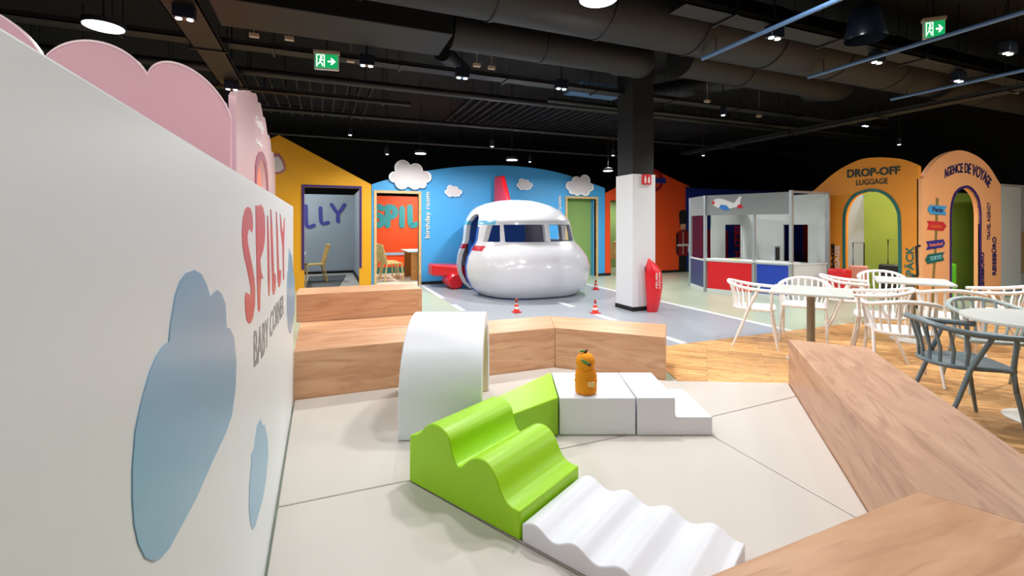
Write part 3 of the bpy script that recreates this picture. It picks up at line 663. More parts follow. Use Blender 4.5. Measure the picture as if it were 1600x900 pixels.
# tunnel
def archp(r, zs, zb, n=40): return [(-r, zb)]+[(-r*math.cos(PI*i/n), zs+r*math.sin(PI*i/n)) for i in range(n+1)]+[(r, zb)]
Yc = 3.50; x0_, x1_ = -.738, -.195
t = thing('foam_tunnel', 'white foam arch tunnel standing beside the lime green ramp', 'soft play tunnel', (*c2w(-.47, Yc), 0))
oute = archp(.5, .235, .002); inne = archp(.40, .235, .002)
tm = MB(); F3 = lambda a, b, d: (*c2w(d, Yc+a), b)
mb = MB(); mb.prism(oute+inne[::-1], F3, x0_, x1_); obj('arch', mb, M['whitefoam'], t, bevel=.008, bseg=3, smooth=35)
mb = MB(); inner2 = archp(.398, .235, .004); inner3 = archp(.394, .235, .004); mb.prism(inner2+inner3[::-1], F3, x0_+.02, x1_-.01); obj('lining', mb, M['tunnelin'], t)
# orange plush
pz = .252; pc = c2w(.505, 3.17)
t = thing('plush_toy', 'small orange terry plush toy with green leaf sitting on the white block', 'plush toy', (*pc, pz), rot=-TH)
mb = MB(); mb.lathe([(.001, 0), (.06, .0), (.072, .01), (.075, .04), (.074, .07), (.078, .085), (.073, .1), (.076, .118), (.07, .135), (.07, .15), (.055, .165), (.04, .172), (.001, .175)], 0, 0, 28, sx=1, sy=.85); obj('body', mb, M['plush'], t, local=True)
mb = MB(); mb.lathe([(.001, .15), (.04, .152), (.058, .17), (.062, .19), (.066, .21), (.062, .235), (.05, .258), (.03, .27), (.001, .275)], -.003, 0, 28, sy=.9); obj('head', mb, M['plush'], t, local=True)
mb = MB(); mb.tube([(-.005, 0, .268), (-.002, -.005, .285), (.008, -.01, .295)], [.012, .009, .006], 8); obj('stem', mb, M['stem'], t, local=True)
mb = MB(); mb.prism(smoothclosed([(-.045, .284), (-.025, .292), (0, .284), (-.025, .279)], 4), lambda a, b, d: (a, d, b), -.012, .006); obj('leaf', mb, M['leaf'], t, local=True)
mb = MB(); mb.prism(smoothclosed([(-.045, .245), (-.03, .243), (0, .228), (.022, .212), (.0, .208), (-.03, .226)], 4), lambda a, b, d: (a, d, b), -.070, -.052); obj('leaf', mb, M['leaf'], t, local=True)
mb = MB(); mb.box(.0, .05, -.071, -.058, .06, .095); obj('pocket', mb, M['tag'], t, bevel=.004, local=True)
mb = MB(); mb.lathe([(.001, .205), (.014, .205), (.014, .215), (.001, .215)], 0, 0, 10); o = obj('nose', mb, M['stem'], t, local=True); o.location = (.012, -.06, 0)
# ================================================================== PLAY AIRPLANE
XC = 3.98
SL = [(FL+.002, 1.00, 8.02, 10.35), (.05, 1.10, 7.92, 10.5), (.15, 1.2, 7.83, 10.6), (.35, 1.29, 7.76, 10.72), (.55, 1.31, 7.74, 10.78), (.75, 1.27, 7.82, 10.8), (.92, 1.19, 7.98, 10.82), (1.02, 1.13, 8.12, 10.82), (1.08, 1.11, 8.2, 10.82), (1.25, 1.09, 8.24, 10.82), (1.4, 1.07, 8.28, 10.82), (1.46, 1.05, 8.29, 10.8), (1.58, .99, 8.4, 10.78), (1.7, .9, 8.56, 10.72), (1.8, .77, 8.76, 10.62), (1.87, .6, 8.98, 10.45), (1.92, .4, 9.2, 10.2), (1.94, .2, 9.4, 10.0), (1.945, .02, 9.6, 9.8)]
def sl_at(z):
    for i in range(len(SL)-1):
        if SL[i][0] <= z <= SL[i+1][0]:
            k = (z-SL[i][0])/(SL[i+1][0]-SL[i][0]); return [SL[i][j]*(1-k)+SL[i+1][j]*k for j in (1, 2, 3)]
    return list(SL[-1][1:])
def hull(inset, zlo, zhi, seg=72):
    zs = [s_[0] for s_ in SL if zlo < s_[0] < zhi]; zs = sorted(set([zlo]+zs+[zhi])); P = dens([(0, z) for z in zs], 2); zs = [p[1] for p in P]
    mb = MB(); rows = []
    for z in zs:
        w_, yf, yb = sl_at(z); w_ = max(w_-inset, .01); yc = (yf+yb)/2; dl_ = max((yb-yf)/2-inset, .02); n = 2.7
        row = []
        for k in range(seg):
            a = k*2*PI/seg; cc, ss = math.cos(a), math.sin(a); wob = 1
            row.append((XC+w_*math.copysign(abs(cc)**(2/n), cc), yc+dl_*math.copysign(abs(ss)**(2/n), ss), z))
        rows.append(row)
    vs_ = [p for r in rows for p in r]; R = len(rows)
    fs = [(i*seg+k, i*seg+(k+1) % seg, (i+1)*seg+(k+1) % seg, (i+1)*seg+k) for i in range(R-1) for k in range(seg)]
    fs += [tuple(range(seg))[::-1], tuple((R-1)*seg+k for k in range(seg))]
    return mb.add(vs_, fs)
plane = thing('play_airplane', 'white walk-in play airplane with rounded nose, windscreen and red wing', 'play airplane', (XC, 9.3, FL))
hm = mat('airplane_gloss_white', '#dbdce3', .22, coat=.5)
nt = hm.node_tree; bsdf = nt.nodes['Principled BSDF']
ge = nt.nodes.new('ShaderNodeNewGeometry'); sp = nt.nodes.new('ShaderNodeSeparateXYZ'); nt.links.new(ge.outputs['Position'], sp.inputs[0])
def band(axis, c, hw):
    m1 = nt.nodes.new('ShaderNodeMath'); m1.operation = 'COMPARE'; nt.links.new(sp.outputs[axis], m1.inputs[0]); m1.inputs[1].default_value = c; m1.inputs[2].default_value = hw; return m1.outputs[0]
def mul(a, b): m1 = nt.nodes.new('ShaderNodeMath'); m1.operation = 'MULTIPLY'; nt.links.new(a, m1.inputs[0]); nt.links.new(b, m1.inputs[1]); return m1.outputs[0]
prev = bsdf.inputs['Base Color'].links[0].from_socket
for (zc, hw, hexc) in ((1.44, .045, '#6fb3d8'), (.93, .05, '#c8283c')):
    f = mul(band('Z', zc, hw), mul(band('X', 2.0, 1.25), band('Y', 10, 1.42)))
    mx = nt.nodes.new('ShaderNodeMix'); mx.data_type = 'RGBA'; nt.links.new(f, mx.inputs[0]); nt.links.new(prev, mx.inputs[6]); mx.inputs[7].default_value = lin(hexc); prev = mx.outputs[2]
nt.links.new(prev, bsdf.inputs['Base Color'])
h1 = obj('fuselage', hull(0, FL+.002, 1.945), hm, plane, smooth=60)
def cutter(mb): o = obj('c', mb, hm); return o
cuts = [cutter(hull(.09, FL+.02, 1.84))]
def wcut(x0, x1, z0, z1, dx0=0, dx1=0):
    mb = MB(); mb.prism([(x0, z0), (x1, z0), (x1+dx1, z1), (x0+dx0, z1)], lambda a, b, d: (a, d, b), 7.4, 8.72); return cutter(mb)
wins = [wcut(3.27, 4.07, 1.06, 1.40), wcut(4.17, 4.86, 1.06, 1.40, 0, -.08)]
def scut(ypts, x0=2.2, x1=3.6): mb = MB(); mb.prism(ypts, lambda a, b, d: (d, a, b), x0, x1); return cutter(mb)
wins.append(scut([(8.42, 1.06), (8.78, 1.06), (8.74, 1.39), (8.5, 1.39)]))
wins.append(scut([(9.05, .0), (9.05, 1.2)]+[(9.4-.35*math.cos(PI*i/12), 1.33+.3*math.sin(PI*i/12)) for i in range(13)]+[(9.75, 0)]))
wins.append(scut([(8.78, 1.06), (9.25, 1.06), (9.22, 1.39), (8.8, 1.39)], 4.4, 5.6))
wins.append(scut([(9.4, 1.06), (10.1, 1.06), (10.1, 1.39), (9.4, 1.39)], 4.4, 5.6))
wins.append(scut(arc(10.12, 1.02, .1, 0, 360, 20, ry=.27)[:-1]))
boolean(h1, cuts+wins)
# frames and interior
def lipframe(x0, x1, z0, z1): pass
mb = MB(); mb.box(3.1, 4.5, 10.2, 10.24, FL+.03, 1.6); obj('rear_bulkhead', mb, M['hullin'], plane)
mb = MB(); mb.box(3.35, 4.6, 9.75, 10.15, FL+.05, .45); obj('inner_bench', mb, M['hullin'], plane, bevel=.02)
mb = MB(); mb.box(3.3, 4.65, 8.25, 8.55, .8, .93); obj('dashboard', mb, M['hullin'], plane, bevel=.02)
# blue door edge strip and white frame rib
rib = MB()
def hx(y, z, out=0.0):
    w_, yf, yb = sl_at(z); yc = (yf+yb)/2; dl_ = (yb-yf)/2; n = 2.7
    k = max(0, 1-abs((y-yc)/dl_)**n); return XC-w_*k**(1/n)-out
zz = [FL+.01+(1.62-FL)*i/24 for i in range(25)]
s1 = [(hx(9.04, z, .012), 9.04, z) for z in zz if z < 1.42]; s2 = [(hx(9.0, z, .012), 8.985, z) for z in zz if z < 1.42]
mb = MB(); mb.strips(s1, s2); mb.strips(s1, [(x+.06, y, z) for x, y, z in s1]); mb.strips(s2, [(x+.05, y, z) for x, y, z in s2]); obj('door_edge', mb, M['hullin'], plane)
# tail fin, wing, engine
mb = MB(); mb.prism([(10.7, 1.6), (9.72, 1.6), (9.8, 1.95), (10.18, 2.55), (10.66, 2.58)], lambda a, b, d: (3.93+d, a, b), -.05, .05); obj('tail_fin', mb, M['red'], plane, bevel=.03, bseg=3)
mb = MB(); mb.add([(3.2, 9.72, .46), (3.2, 10.75, .46), (3.2, 10.75, .25), (3.2, 9.72, .25), (2.28, 10.35, .5), (2.28, 10.8, .5), (2.28, 10.8, .24), (2.28, 10.35, .24)], [(0,1,5,4), (1,2,6,5), (2,3,7,6), (3,0,4,7), (4,5,6,7), (0,3,2,1)])
obj('wing', mb, M['red'], plane, bevel=.04, bseg=3)
mb = MB(); mb.tube([(2.72, 9.9, .147), (2.72, 9.94, .147), (2.72, 10.5, .147), (2.72, 10.56, .147)], [.14, .175, .175, .12], 24); eng = obj('engine', mb, M['red'], plane)
# ================================================================== COLUMN, EXTINGUISHER, SIGN
t = thing('column', 'square column, white below and dark grey above, beside the airplane nose', 'column', (4.94, 6.53, FL))
mb = MB(); mb.box(4.71, 5.17, 6.30, 6.77, FL, 2.235); obj('lower_cladding', mb, M['column'], t, bevel=.006)
mb = MB(); mb.box(4.73, 5.15, 6.32, 6.75, 2.235, 4.4); obj('shaft', mb, M['coltop'], t)
mb = MB(); mb.box(4.70, 5.18, 6.29, 6.78, FL, FL+.075); obj('baseboard', mb, M['black'], t)
ex = thing('extinguisher_cover', 'red quilted fire extinguisher cover leaning on the white column', 'extinguisher cover', (5.0, 6.17, FL), rot=-.15)
mb = MB()
secs = [(0, .085, .05), (.02, .095, .065), (.2, .12, .09), (.4, .145, .1), (.6, .148, .095), (.69, .135, .08), (.75, .105, .055), (.81, .065, .03), (.86, .025, .012), (.88, .004, .004)]
rows = []
for z, a, b in secs: rows.append([(a*math.cos(k*2*PI/24)+(-.06 if z > .82 else -.03 if z > .78 else -.01 if z > .72 else .03*math.sin(z*4)), b*math.sin(k*2*PI/24), z) for k in range(24)])
mb.add([p for r in rows for p in r], [(i*24+k, i*24+(k+1) % 24, (i+1)*24+(k+1) % 24, (i+1)*24+k) for i in range(len(rows)-1) for k in range(24)]+[tuple(range(24))[::-1], tuple(range((len(rows)-1)*24, len(rows)*24))])
obj('cover', mb, M['red'], ex, local=True)
mb = MB(); mb.tube([(-.13, 0, .66), (-.14, -.01, .72), (-.12, 0, .74)], .008, 8); obj('handle', mb, M['blackplastic'], ex, local=True)
def extext(body, x, w_):
    vs_, fs = textmesh(body, .02); x0 = min(v.x for v in vs_); x1 = max(v.x for v in vs_); y0 = min(v.y for v in vs_); y1 = max(v.y for v in vs_)
    mb = MB(); mb.add([(x-(v.y-y0)/(y1-y0)*w_, -.104-.002, .4+(v.x-x0)/(x1-x0)*.26) for v in vs_], fs); obj('lettering', mb, M['whiteprint'], ex, local=True, weld=False)
extext('FEUER', .035, .035); extext('LÖSCHER', .085, .035)
q = onx(1010, 278, 5.1)
sg = thing('fire_sign', 'small red square fire extinguisher sign high on the white column', 'sign', (4.975, 6.28, 2.08)); DX = -.07
mb = MB(); mb.box(4.885, 5.065, 6.27, 6.298, 2.065, 2.235); obj('plate', mb, M['red'], sg, bevel=.008)
fs_ = lambda a, b, d: (a-.07, 6.27-d, b-.01)
mb = MB(); mb.prism(smoothclosed([(4.995, 2.1), (5.025, 2.1), (5.03, 2.165), (5.02, 2.185), (5.0, 2.185), (4.99, 2.165)], 4), fs_, 0, .003); mb.prism(arc(5.01, 2.205, .014, 0, 360, 14)[:-1], fs_, 0, .003)
mb.prism(smoothclosed([(5.07, 2.1), (5.095, 2.1), (5.105, 2.14), (5.095, 2.2), (5.085, 2.215), (5.07, 2.18), (5.06, 2.13)], 4), fs_, 0, .003); obj('pictogram', mb, M['whiteprint'], sg)
# cones
def make_cone():
    t = thing('traffic_cone', 'x', 'traffic cone')
    mb = MB(); mb.box(-.068, .068, -.068, .068, 0, .014); obj('base', mb, M['red'], t, bevel=.006, local=True)
    mb = MB(); 
    zs = [(.012, 0), (.06, 0), (.06, 1), (.095, 1), (.095, 0), (.135, 0), (.135, 1), (.165, 1), (.165, 0), (.22, 0)]
    cuts_ = [(.012, .06, 0), (.06, .095, 1), (.095, .135, 0), (.135, .165, 1), (.165, .222, 0)]
    rr = lambda z: .055-.19*z+.0*z
    for z0, z1_, mi in cuts_: mb.lathe([(rr(z0), z0), (rr(z1_), z1_)], 0, 0, 20, mi, cap=(z1_ > .2))
    obj('cone', mb, [mat('cone_orange_red', '#e8402a', .4), M['offwhite']], t, local=True)
    return t
cn = make_cone()
p = G(807, 488.5, FL); cn.location = (p.x, p.y, FL+.005); cn['label'] = 'small red and white cone in front of the airplane nose'
for (u, v, lab) in ((930, 490, 'small red and white cone between the airplane and the column, nearest the bench'), (931, 453, 'small red and white cone farther back beside the airplane')):
    o = copy_tree(cn); p = G(u, v, FL); o.location = (p.x, p.y, FL+.005); o['label'] = lab
# ================================================================== POLICE BOOTH
BA, BB, BC, BD = Vector((7.93, 8.43)), Vector((7.57, 7.62)), Vector((8.18, 6.11)), Vector((9.18, 6.09))
t = thing('police_booth', 'aluminium framed police play booth with red and blue counter panels', 'play booth', (8.3, 7.2, FL))
ZT = 2.02; ZC = .655; ZH = 1.6
def wallseg(p, q, z0, z1, th=.03):
    d = (q-p).normalized(); n = Vector((-d.y, d.x))*(th/2); mb = MB(); mb.prism([tuple(p-n), tuple(q-n), tuple(q+n), tuple(p+n)], FZ, z0, z1); return mb
def inset(p, q, a, b): d = (q-p); L = d.length; return p+d*(a/L), q-d*(b/L)
def lerp(p, q, k): return p+(q-p)*k
for p, z1_, nm in ((BA, ZT, 'post'), (BB, ZT, 'post'), (BC, ZT+.03, 'post'), (BD, ZT+.02, 'post'), (lerp(BB, BC, .6), ZH, 'post')):
    mb = MB(); k = .028 if z1_ != ZH else .022; mb.box(p.x-k, p.x+k, p.y-k, p.y+k, FL, z1_); obj(nm, mb, M['alu'], t, bevel=.004)
mid = lerp(BB, BC, .6)
for (p, q, m, nm) in ((BA, BB, M['navypanel'], 'counter_panel'), (BB, mid, M['redpanel'], 'counter_panel'), (mid, BC, M['bluepanel'], 'counter_panel'), (BC, BD, M['whitepanel'], 'counter_panel')):
    a, b = inset(p, q, .05, .05); obj(nm, wallseg(a, b, .05, ZC-.03, .02), m, t)
    a, b = inset(p, q, .028, .028); obj('rail', wallseg(a, b, FL, .05, .03), M['whitepanel'], t); obj('rail', wallseg(a, b, ZC-.03, ZC, .04), M['whitepanel'], t)
# counter top
mb = MB(); cen = Vector((8.5, 7.2)); mb.prism([tuple(p) for p in (BB+Vector((-.04, .02)), BC+Vector((-.04, -.04)), BC+Vector((.3, .03)), BB+Vector((.34, .05)))], FZ, ZC, ZC+.025); obj('counter_top', mb, M['offwhite'], t)
for (p, q) in ((BA, BB), (BB, BC)):
    a, b = inset(p, q, .028, .028); obj('header_panel', wallseg(a, b, ZH, ZT, .02), M['greypanel'], t)
a, b = inset(BC, BD, .028, .028); obj('top_rail', wallseg(a, b, ZT-.02, ZT+.02, .05), M['alu'], t)
a, b = inset(BA, BB, .028, .028); obj('window_pane', wallseg(a, b, ZC, ZH, .006), M['glass'], t)
# back wall with window and right wall with window
def wallwin(p, q, th, z0, z1, wa, wb, wz0, wz1):
    """wall from p to q with one window hole between distances wa..wb"""
    L = (q-p).length; mb = MB(); 
    for (s0, s1, a0, a1) in ((0, wa, z0, z1), (wb, L, z0, z1), (wa, wb, z0, wz0), (wa, wb, wz1, z1)):
        if s1-s0 > .002:
            s_ = wallseg(lerp(p, q, s0/L), lerp(p, q, s1/L), a0, a1, th); mb.add(s_.v, s_.f)
    return mb
BE = Vector((9.2, 8.12)); B0 = Vector((8.24, 8.12))
obj('rear_wall', wallwin(B0, BE, .03, FL, ZT, .42, .93, .62, 1.4), M['whitepanel'], t)
obj('side_wall', wallwin(BE+Vector((0, -.016)), BD+Vector((0, .03)), .03, FL, ZT, .05+1.02, 1.62, .62, 1.4), M['whitepanel'], t)
# emblem airplane on the header
d = (BC-BB).normalized(); nrm = Vector((-abs(d.y), -abs(d.x))).normalized(); nn = Vector((d.y, -d.x)); nn = nn if nn.x < 0 else -nn
def hdr(s_, z, dd): p = BB+d*s_+nn*(.01+dd); return (p.x, p.y, z)
em = MB(); x0h = .14; em_w = .62
def E(pts, mi, d0, d1): em.prism([(x0h+a*em_w, 1.69+b*.28) for a, b in pts], hdr, d0, d1, mi)
E(smoothclosed([(0,.62),(.08,.82),(.2,.92),(.4,.84),(.6,.66),(.74,.56),(.86,.92),(.97,1.0),(.93,.66),(.9,.36),(.7,.2),(.4,.1),(.15,.3)], 4), 0, 0, .004)
E([(0,.62),(.07,.8),(.11,.5),(.03,.5)], 1, .004, .007)
E([(.3,.45),(.5,.38),(.6,.08),(.45,.0),(.25,.2)], 2, .004, .008)
E([(.84,.38),(.96,.44),(1.02,.2),(.86,.12)], 1, .005, .007)
obj('airplane_emblem', em, [M['white'], M['red'], mat('emblem_blue', '#2f7fd0', .4)], t)
mb = MB(); mb.box(8.3, 8.45, 6.55, 6.62, ZC+.026, .98); mb.box(8.32, 8.43, 6.545, 6.551, .7, .95, 1)
setp(obj('counter_monitor', mb, [M['alu'], M['blackplastic']]), 'small dark screen box on the right end of the police booth counter', 'screen')
mb = MB(); q = G(1138, 407, ZC+.027); mb.prism([(7.80, 7.25), (7.98, 7.3), (8.02, 7.12), (7.86, 7.06)], FZ, ZC+.026, ZC+.03); setp(obj('paper_sheet', mb, M['yellowpaper']), 'yellow paper sheet lying on the police booth counter', 'paper')
# ================================================================== DROP-OFF and AGENCE boards
XD = 9.43; YA = 4.66
archtop = [(q[0], q[1]) for q in ptsx([(1262, 303), (1272, 297), (1285, 286), (1300, 273), (1320, 260), (1345, 249), (1370, 246), (1395, 247), (1415, 251), (1440, 261)], XD)]
archtop = dens(archtop, 5); yl, yr = archtop[0][0], archtop[-1][0]; yr = YA+.06
archtop = [(max(a, yr), b) for a, b in archtop]
do = ptsx([(1321, 420), (1321, 350), (1323, 330), (1329, 316), (1338, 306), (1350, 301), (1362, 299), (1377, 302), (1390, 311), (1399, 325), (1403, 345), (1404, 420)], XD)
d0y, d1y = do[0][0], do[-1][0]; do = dens(do, 4)
t = thing('arched_facade', 'wide orange arched board lettered DROP-OFF LUGGAGE around a teal edged doorway', 'facade', (XD, 5.5, FL))
fx = facing_mx(XD)
mb = MB(); mb.prism([(yl, FL)]+archtop+[(yr, FL), (d1y, FL)]+do[::-1]+[(d0y, FL)], fx, 0, -.08); obj('board', mb, M['orange'], t)
def trim(door, fn, k, m, parent):
    cxx = (door[0][0]+door[-1][0])/2; zt = max(p[1] for p in door); inn = [(door[0][0], FL)]+door+[(door[-1][0], FL)]; hw = abs(door[0][0]-door[-1][0])/2
    out = [(cxx+(a-cxx)*(hw+k)/hw, b if b <= 1.2 else b+k*(b-1.2)/(zt-1.2)) for a, b in inn]
    mb = MB(); mb.prism(inn+out[::-1], fn, -.02, .012); obj('door_trim', mb, m, parent)
trim(do, fx, .05, M['grn_frame'], t)
PLX = lambda u, v: onx(u, v, XD)
def htext(body, pl, u0, vb0, vt0, u1, vb1, vt1, m, parent, N, bold=.02, d=.01):
    A0, A1, B0_, B1 = pl(u0, vb0), pl(u1, vb1), pl(u0, vt0), pl(u1, vt1)
    def wp_(a, b): lo = A0*(1-a)+A1*a; hi = B0_*(1-a)+B1*a; return lo*(1-b)+hi*b
    text('lettering', body, (0,0,0), (1,0,0), (0,0,1), N, m, parent, bold, d, warp=wp_)
htext('DROP-OFF', PLX, 1324, 278, 265, 1407, 272, 259, M['darktext'], t, (-1,0,0), bold=.03)
htext('LUGGAGE', PLX, 1338, 290, 281, 1387.5, 287, 278, M['darktext'], t, (-1,0,0), bold=.01)
def vtext2(body, pl, uA, uB, vb, vt, m, parent, N, bold=.02, d=.01):
    A0, A1, B0_, B1 = pl(uB, vb), pl(uB, vt), pl(uA, vb), pl(uA, vt)
    def wp_(a, b): lo = A0*(1-a)+A1*a; hi = B0_*(1-a)+B1*a; return lo*(1-b)+hi*b
    text('lettering', body, (0,0,0), (1,0,0), (0,0,1), N, m, parent, bold, d, warp=wp_)
vtext2('GEPÄCK', PLX, 1413, 1428, 452, 385, M['grn_frame'], t, (-1,0,0), bold=.02)
vtext2('BAGAGE', PLX, 1299, 1304, 446, 381, M['blackplastic'], t, (-1,0,0), bold=.05)
vtext2('LUGGAGE', PLX, 1305, 1312, 446, 384, M['whiteprint'], t, (-1,0,0), bold=.03)
# luggage trolley outline print
p0 = onx(1434, 382, XD); 
mb = MB(); pA, pB, pC, pD = onx(1426, 432, XD), onx(1434, 430, XD), onx(1432, 386, XD), onx(1437, 384, XD)
strokes(mb, [[(pA.y, pA.z), (pB.y, pB.z)], [(pB.y, pB.z), (pC.y, pC.z)], [(pC.y, pC.z), (pD.y, pD.z)]], .018, fx, 0, .008); obj('trolley_print', mb, M['blackplastic'], t)
mb = MB(); mb.box(XD-.02, XD, yl-.0, d0y, FL, FL+.06); mb.box(XD-.02, XD, yr, d1y, FL, FL+.06); obj('baseboard', mb, M['black'], t)
# AGENCE
fa = facing_y(YA)
at_ = ptsy([(1438, 281), (1445, 275), (1453, 263), (1463, 251), (1475, 242), (1490, 236), (1503, 235), (1517, 239), (1533, 248), (1547, 262), (1557, 278), (1564, 289)], YA)
ad = ptsy([(1486, 420), (1486, 350), (1487, 325), (1491, 308), (1497, 299), (1504, 295), (1512, 294), (1520, 300), (1527, 312), (1530, 330), (1531, 350), (1529, 420)], YA)
ax0, ax1 = XD, at_[-1][0]
adx0, adx1 = ad[0][0], ad[-1][0]+.03
ad = [(min(max(a, adx0), adx1), b) for a, b in ad]; ad[-1] = (adx1, ad[-1][1]); ad[0] = (adx0, ad[0][1])
t = thing('arched_facade', 'tall peach arched board lettered AGENCE DE VOYAGE with painted signposts', 'facade', (10.7, YA, FL))
at2 = [(min(max(a, ax0), ax1), b) for a, b in dens(at_, 4)]; ad = [(min(max(a, adx0), adx1), b) for a, b in dens(ad, 4)]
mb = MB(); mb.prism([(ax0, FL), (adx0, FL)]+ad+[(adx1, FL), (ax1, FL)]+at2[::-1], fa, 0, -.08)
obj('board', mb, M['peach'], t)
trim(ad, fa, .045, M['purple'], t)
PLA = lambda u, v: ony(u, v, YA)
# arched text: follow an ellipse in the board plane
Pc = [PLA(1476, 279), PLA(1485, 273.5), PLA(1495, 270.5), PLA(1506, 270), PLA(1516, 272.5), PLA(1528, 278), PLA(1538, 284.5), PLA(1544, 294)]
Pt = [PLA(1474, 265), PLA(1483, 260), PLA(1494, 256), PLA(1506, 254.5), PLA(1518, 255.5), PLA(1531, 261), PLA(1542, 269), PLA(1549, 281)]
def arcwarp(a, b):
    k = a*(len(Pc)-1); i = min(int(k), len(Pc)-2); f = k-i; return (Pc[i]*(1-f)+Pc[i+1]*f)*(1-b)+(Pt[i]*(1-f)+Pt[i+1]*f)*b
text('lettering', 'AGENCE DE VOYAGE', (0,0,0), (1,0,0), (0,0,1), (0,-1,0), M['navytext'], t, bold=.015, d=.01, warp=arcwarp)
vtext2('TRAVEL AGENCY', PLA, 1542, 1547, 375, 316, M['navytext'], t, (0,-1,0), bold=.0)
vtext2('REISEBÜRO', PLA, 1549, 1556, 430, 370, M['navytext'], t, (0,-1,0), bold=.025)
vtext2('REISEBÜRO', PLA, 1531, 1537, 452, 394, M['navytext'], t, (0,-1,0), bold=.025)
def P2(raw): return [(lambda q: (q.x, q.z))(PLA(1435+x/6.923, 300+y/6.923)) for x, y in raw]
mb = MB(); mb.prism(P2([(188,62),(217,62),(205,400),(190,700),(175,900),(165,1200),(140,1200),(150,900),(165,700),(178,400)]), fa, 0, .004); obj('signpost_print', mb, mat('olive_post_print', '#8f7a45', .6), t)
def sign(raw, m, body, q4, tm_):
    mb = MB(); mb.prism(P2(raw), fa, .004, .012); s_ = obj('signpost_arm', mb, m, t)
    (u0, v0), (u1, v1), h_ = q4
    A0, A1 = PLA(1435+u0/6.923, 300+v0/6.923), PLA(1435+u1/6.923, 300+v1/6.923); B0_, B1 = PLA(1435+u0/6.923, 300+(v0-h_)/6.923), PLA(1435+u1/6.923, 300+(v1-h_)/6.923)
    def wp_(a, b): return (A0*(1-a)+A1*a)*(1-b)+(B0_*(1-a)+B1*a)*b
    text('lettering', body, (0,0,0), (1,0,0), (0,0,1), (0,-1,0), tm_, s_, .02, .016, warp=wp_)
sign([(92,190),(120,140),(302,153),(275,195),(295,250),(125,240)], M['skyprint'], 'Paris', ((145, 212), (252, 222), 50), M['navytext'])
sign([(92,310),(262,325),(295,368),(262,420),(88,402),(108,355)], mat('signpost_red', '#cf3038', .5), 'London', ((130, 385), (245, 392), 42), mat('signpost_orange_letters', '#e2703a', .5))
sign([(80,535),(262,512),(282,555),(255,598),(80,625),(103,578)], mat('signpost_blue', '#2e2f8f', .5), 'Istanbul', ((110, 592), (252, 575), 38), mat('signpost_salmon_letters', '#e58466', .5))
sign([(68,730),(100,675),(275,650),(252,690),(272,738),(95,778)], M['grn_frame'], 'TOKYO', ((115, 745), (240, 722), 45), mat('signpost_pale_letters', '#8fd0d8', .5))
# rooms behind these boards
mb = MB(); mb.box(XD+.09, 10.9, 6.45, 6.53, FL, 2.05); struct('wall_room_grey', mb, mat('light_blue_grey_wall', '#bcc6d2', .5))
mb = MB(); mb.box(10.9, 10.98, 5.75, 6.53, FL, 2.1); mb.box(10.98, 16, 5.75, 5.83, FL, 2.1); struct('wall_room_lime', mb, M['brightgreen'])
mb = MB(); mb.box(ax1+.02, 13.4, 4.92, 5.0, FL, 2.17); t = thing('partition_wall', 'plain light grey partition right of the AGENCE DE VOYAGE arch', 'partition', (12.8, 4.95, FL)); obj('panel', mb, M['whitepanel'], t)
mb = MB(); mb.box(ax1+.02, 13.4, 4.9, 4.92, FL, FL+.08); obj('baseboard', mb, M['black'], t)
mb = MB(); mb.box(13.42, 16.5, 5.4, 5.46, FL, 2.3); struct('wall_far', mb, M['offwhite'])
mb = MB(); mb.box(13.9, 14.9, 5.38, 5.398, .3, 1.25); setp(obj('framed_picture', mb, [M['palewood']]), 'small framed picture at the right edge behind the grey partition', 'picture')
# suitcases
def suitcase(name, lab, x, y, w_, d_, h_, m, hh, rot=0, ribs=True):
    t = thing('suitcase', lab, 'suitcase', (x, y, FL), rot=rot)
    mb = MB(); mb.box(-w_/2, w_/2, -d_/2, d_/2, .04, h_); obj('shell', mb, m, t, bevel=.03, bseg=3, local=True)
    if ribs:
        mb = MB()
        for k in range(5):
            z = .12+(h_-.2)*k/4; mb.box(-w_/2-.004, w_/2+.004, -d_/2-.004, d_/2+.004, z, z+.012)
        obj('ribs', mb, m, t, bevel=.003, local=True)
    if hh:
        mb = MB(); mb.tube([(-.09, .0, h_-.02), (-.09, 0, h_+hh), (.09, 0, h_+hh), (.09, 0, h_-.02)], .011, 8); obj('pull_handle', mb, M['blackplastic'], t, local=True)
    for sx in (-1, 1):
        for sy in (-1, 1):
            mb = MB(); mb.tube([(sx*w_*.36-.012, sy*d_*.3, .024), (sx*w_*.36+.012, sy*d_*.3, .024)], .024, 10); obj('wheel', mb, M['blackplastic'], t, local=True)
    return t
q = G(1361, 444, FL); suitcase('s', 'rose coloured suitcase with raised handle inside the DROP-OFF doorway', 10.05, 6.05, .32, .2, .6, M['rose'], .46, rot=-1.0)
suitcase('s', 'black suitcase with tall raised handle inside the DROP-OFF doorway', 10.2, 5.5, .46, .26, .66, M['blackplastic'], .48, rot=-1.1)
suitcase('s', 'lime green ribbed suitcase standing in the AGENCE DE VOYAGE doorway', 11.05, 5.1, .4, .24, .68, M['limecase'], 0, rot=.2)
suitcase('s', 'bright red boxy luggage standing behind the white chairs by the booth', 9.0, 5.75, .26, .3, .6, M['red'], 0, rot=.1)
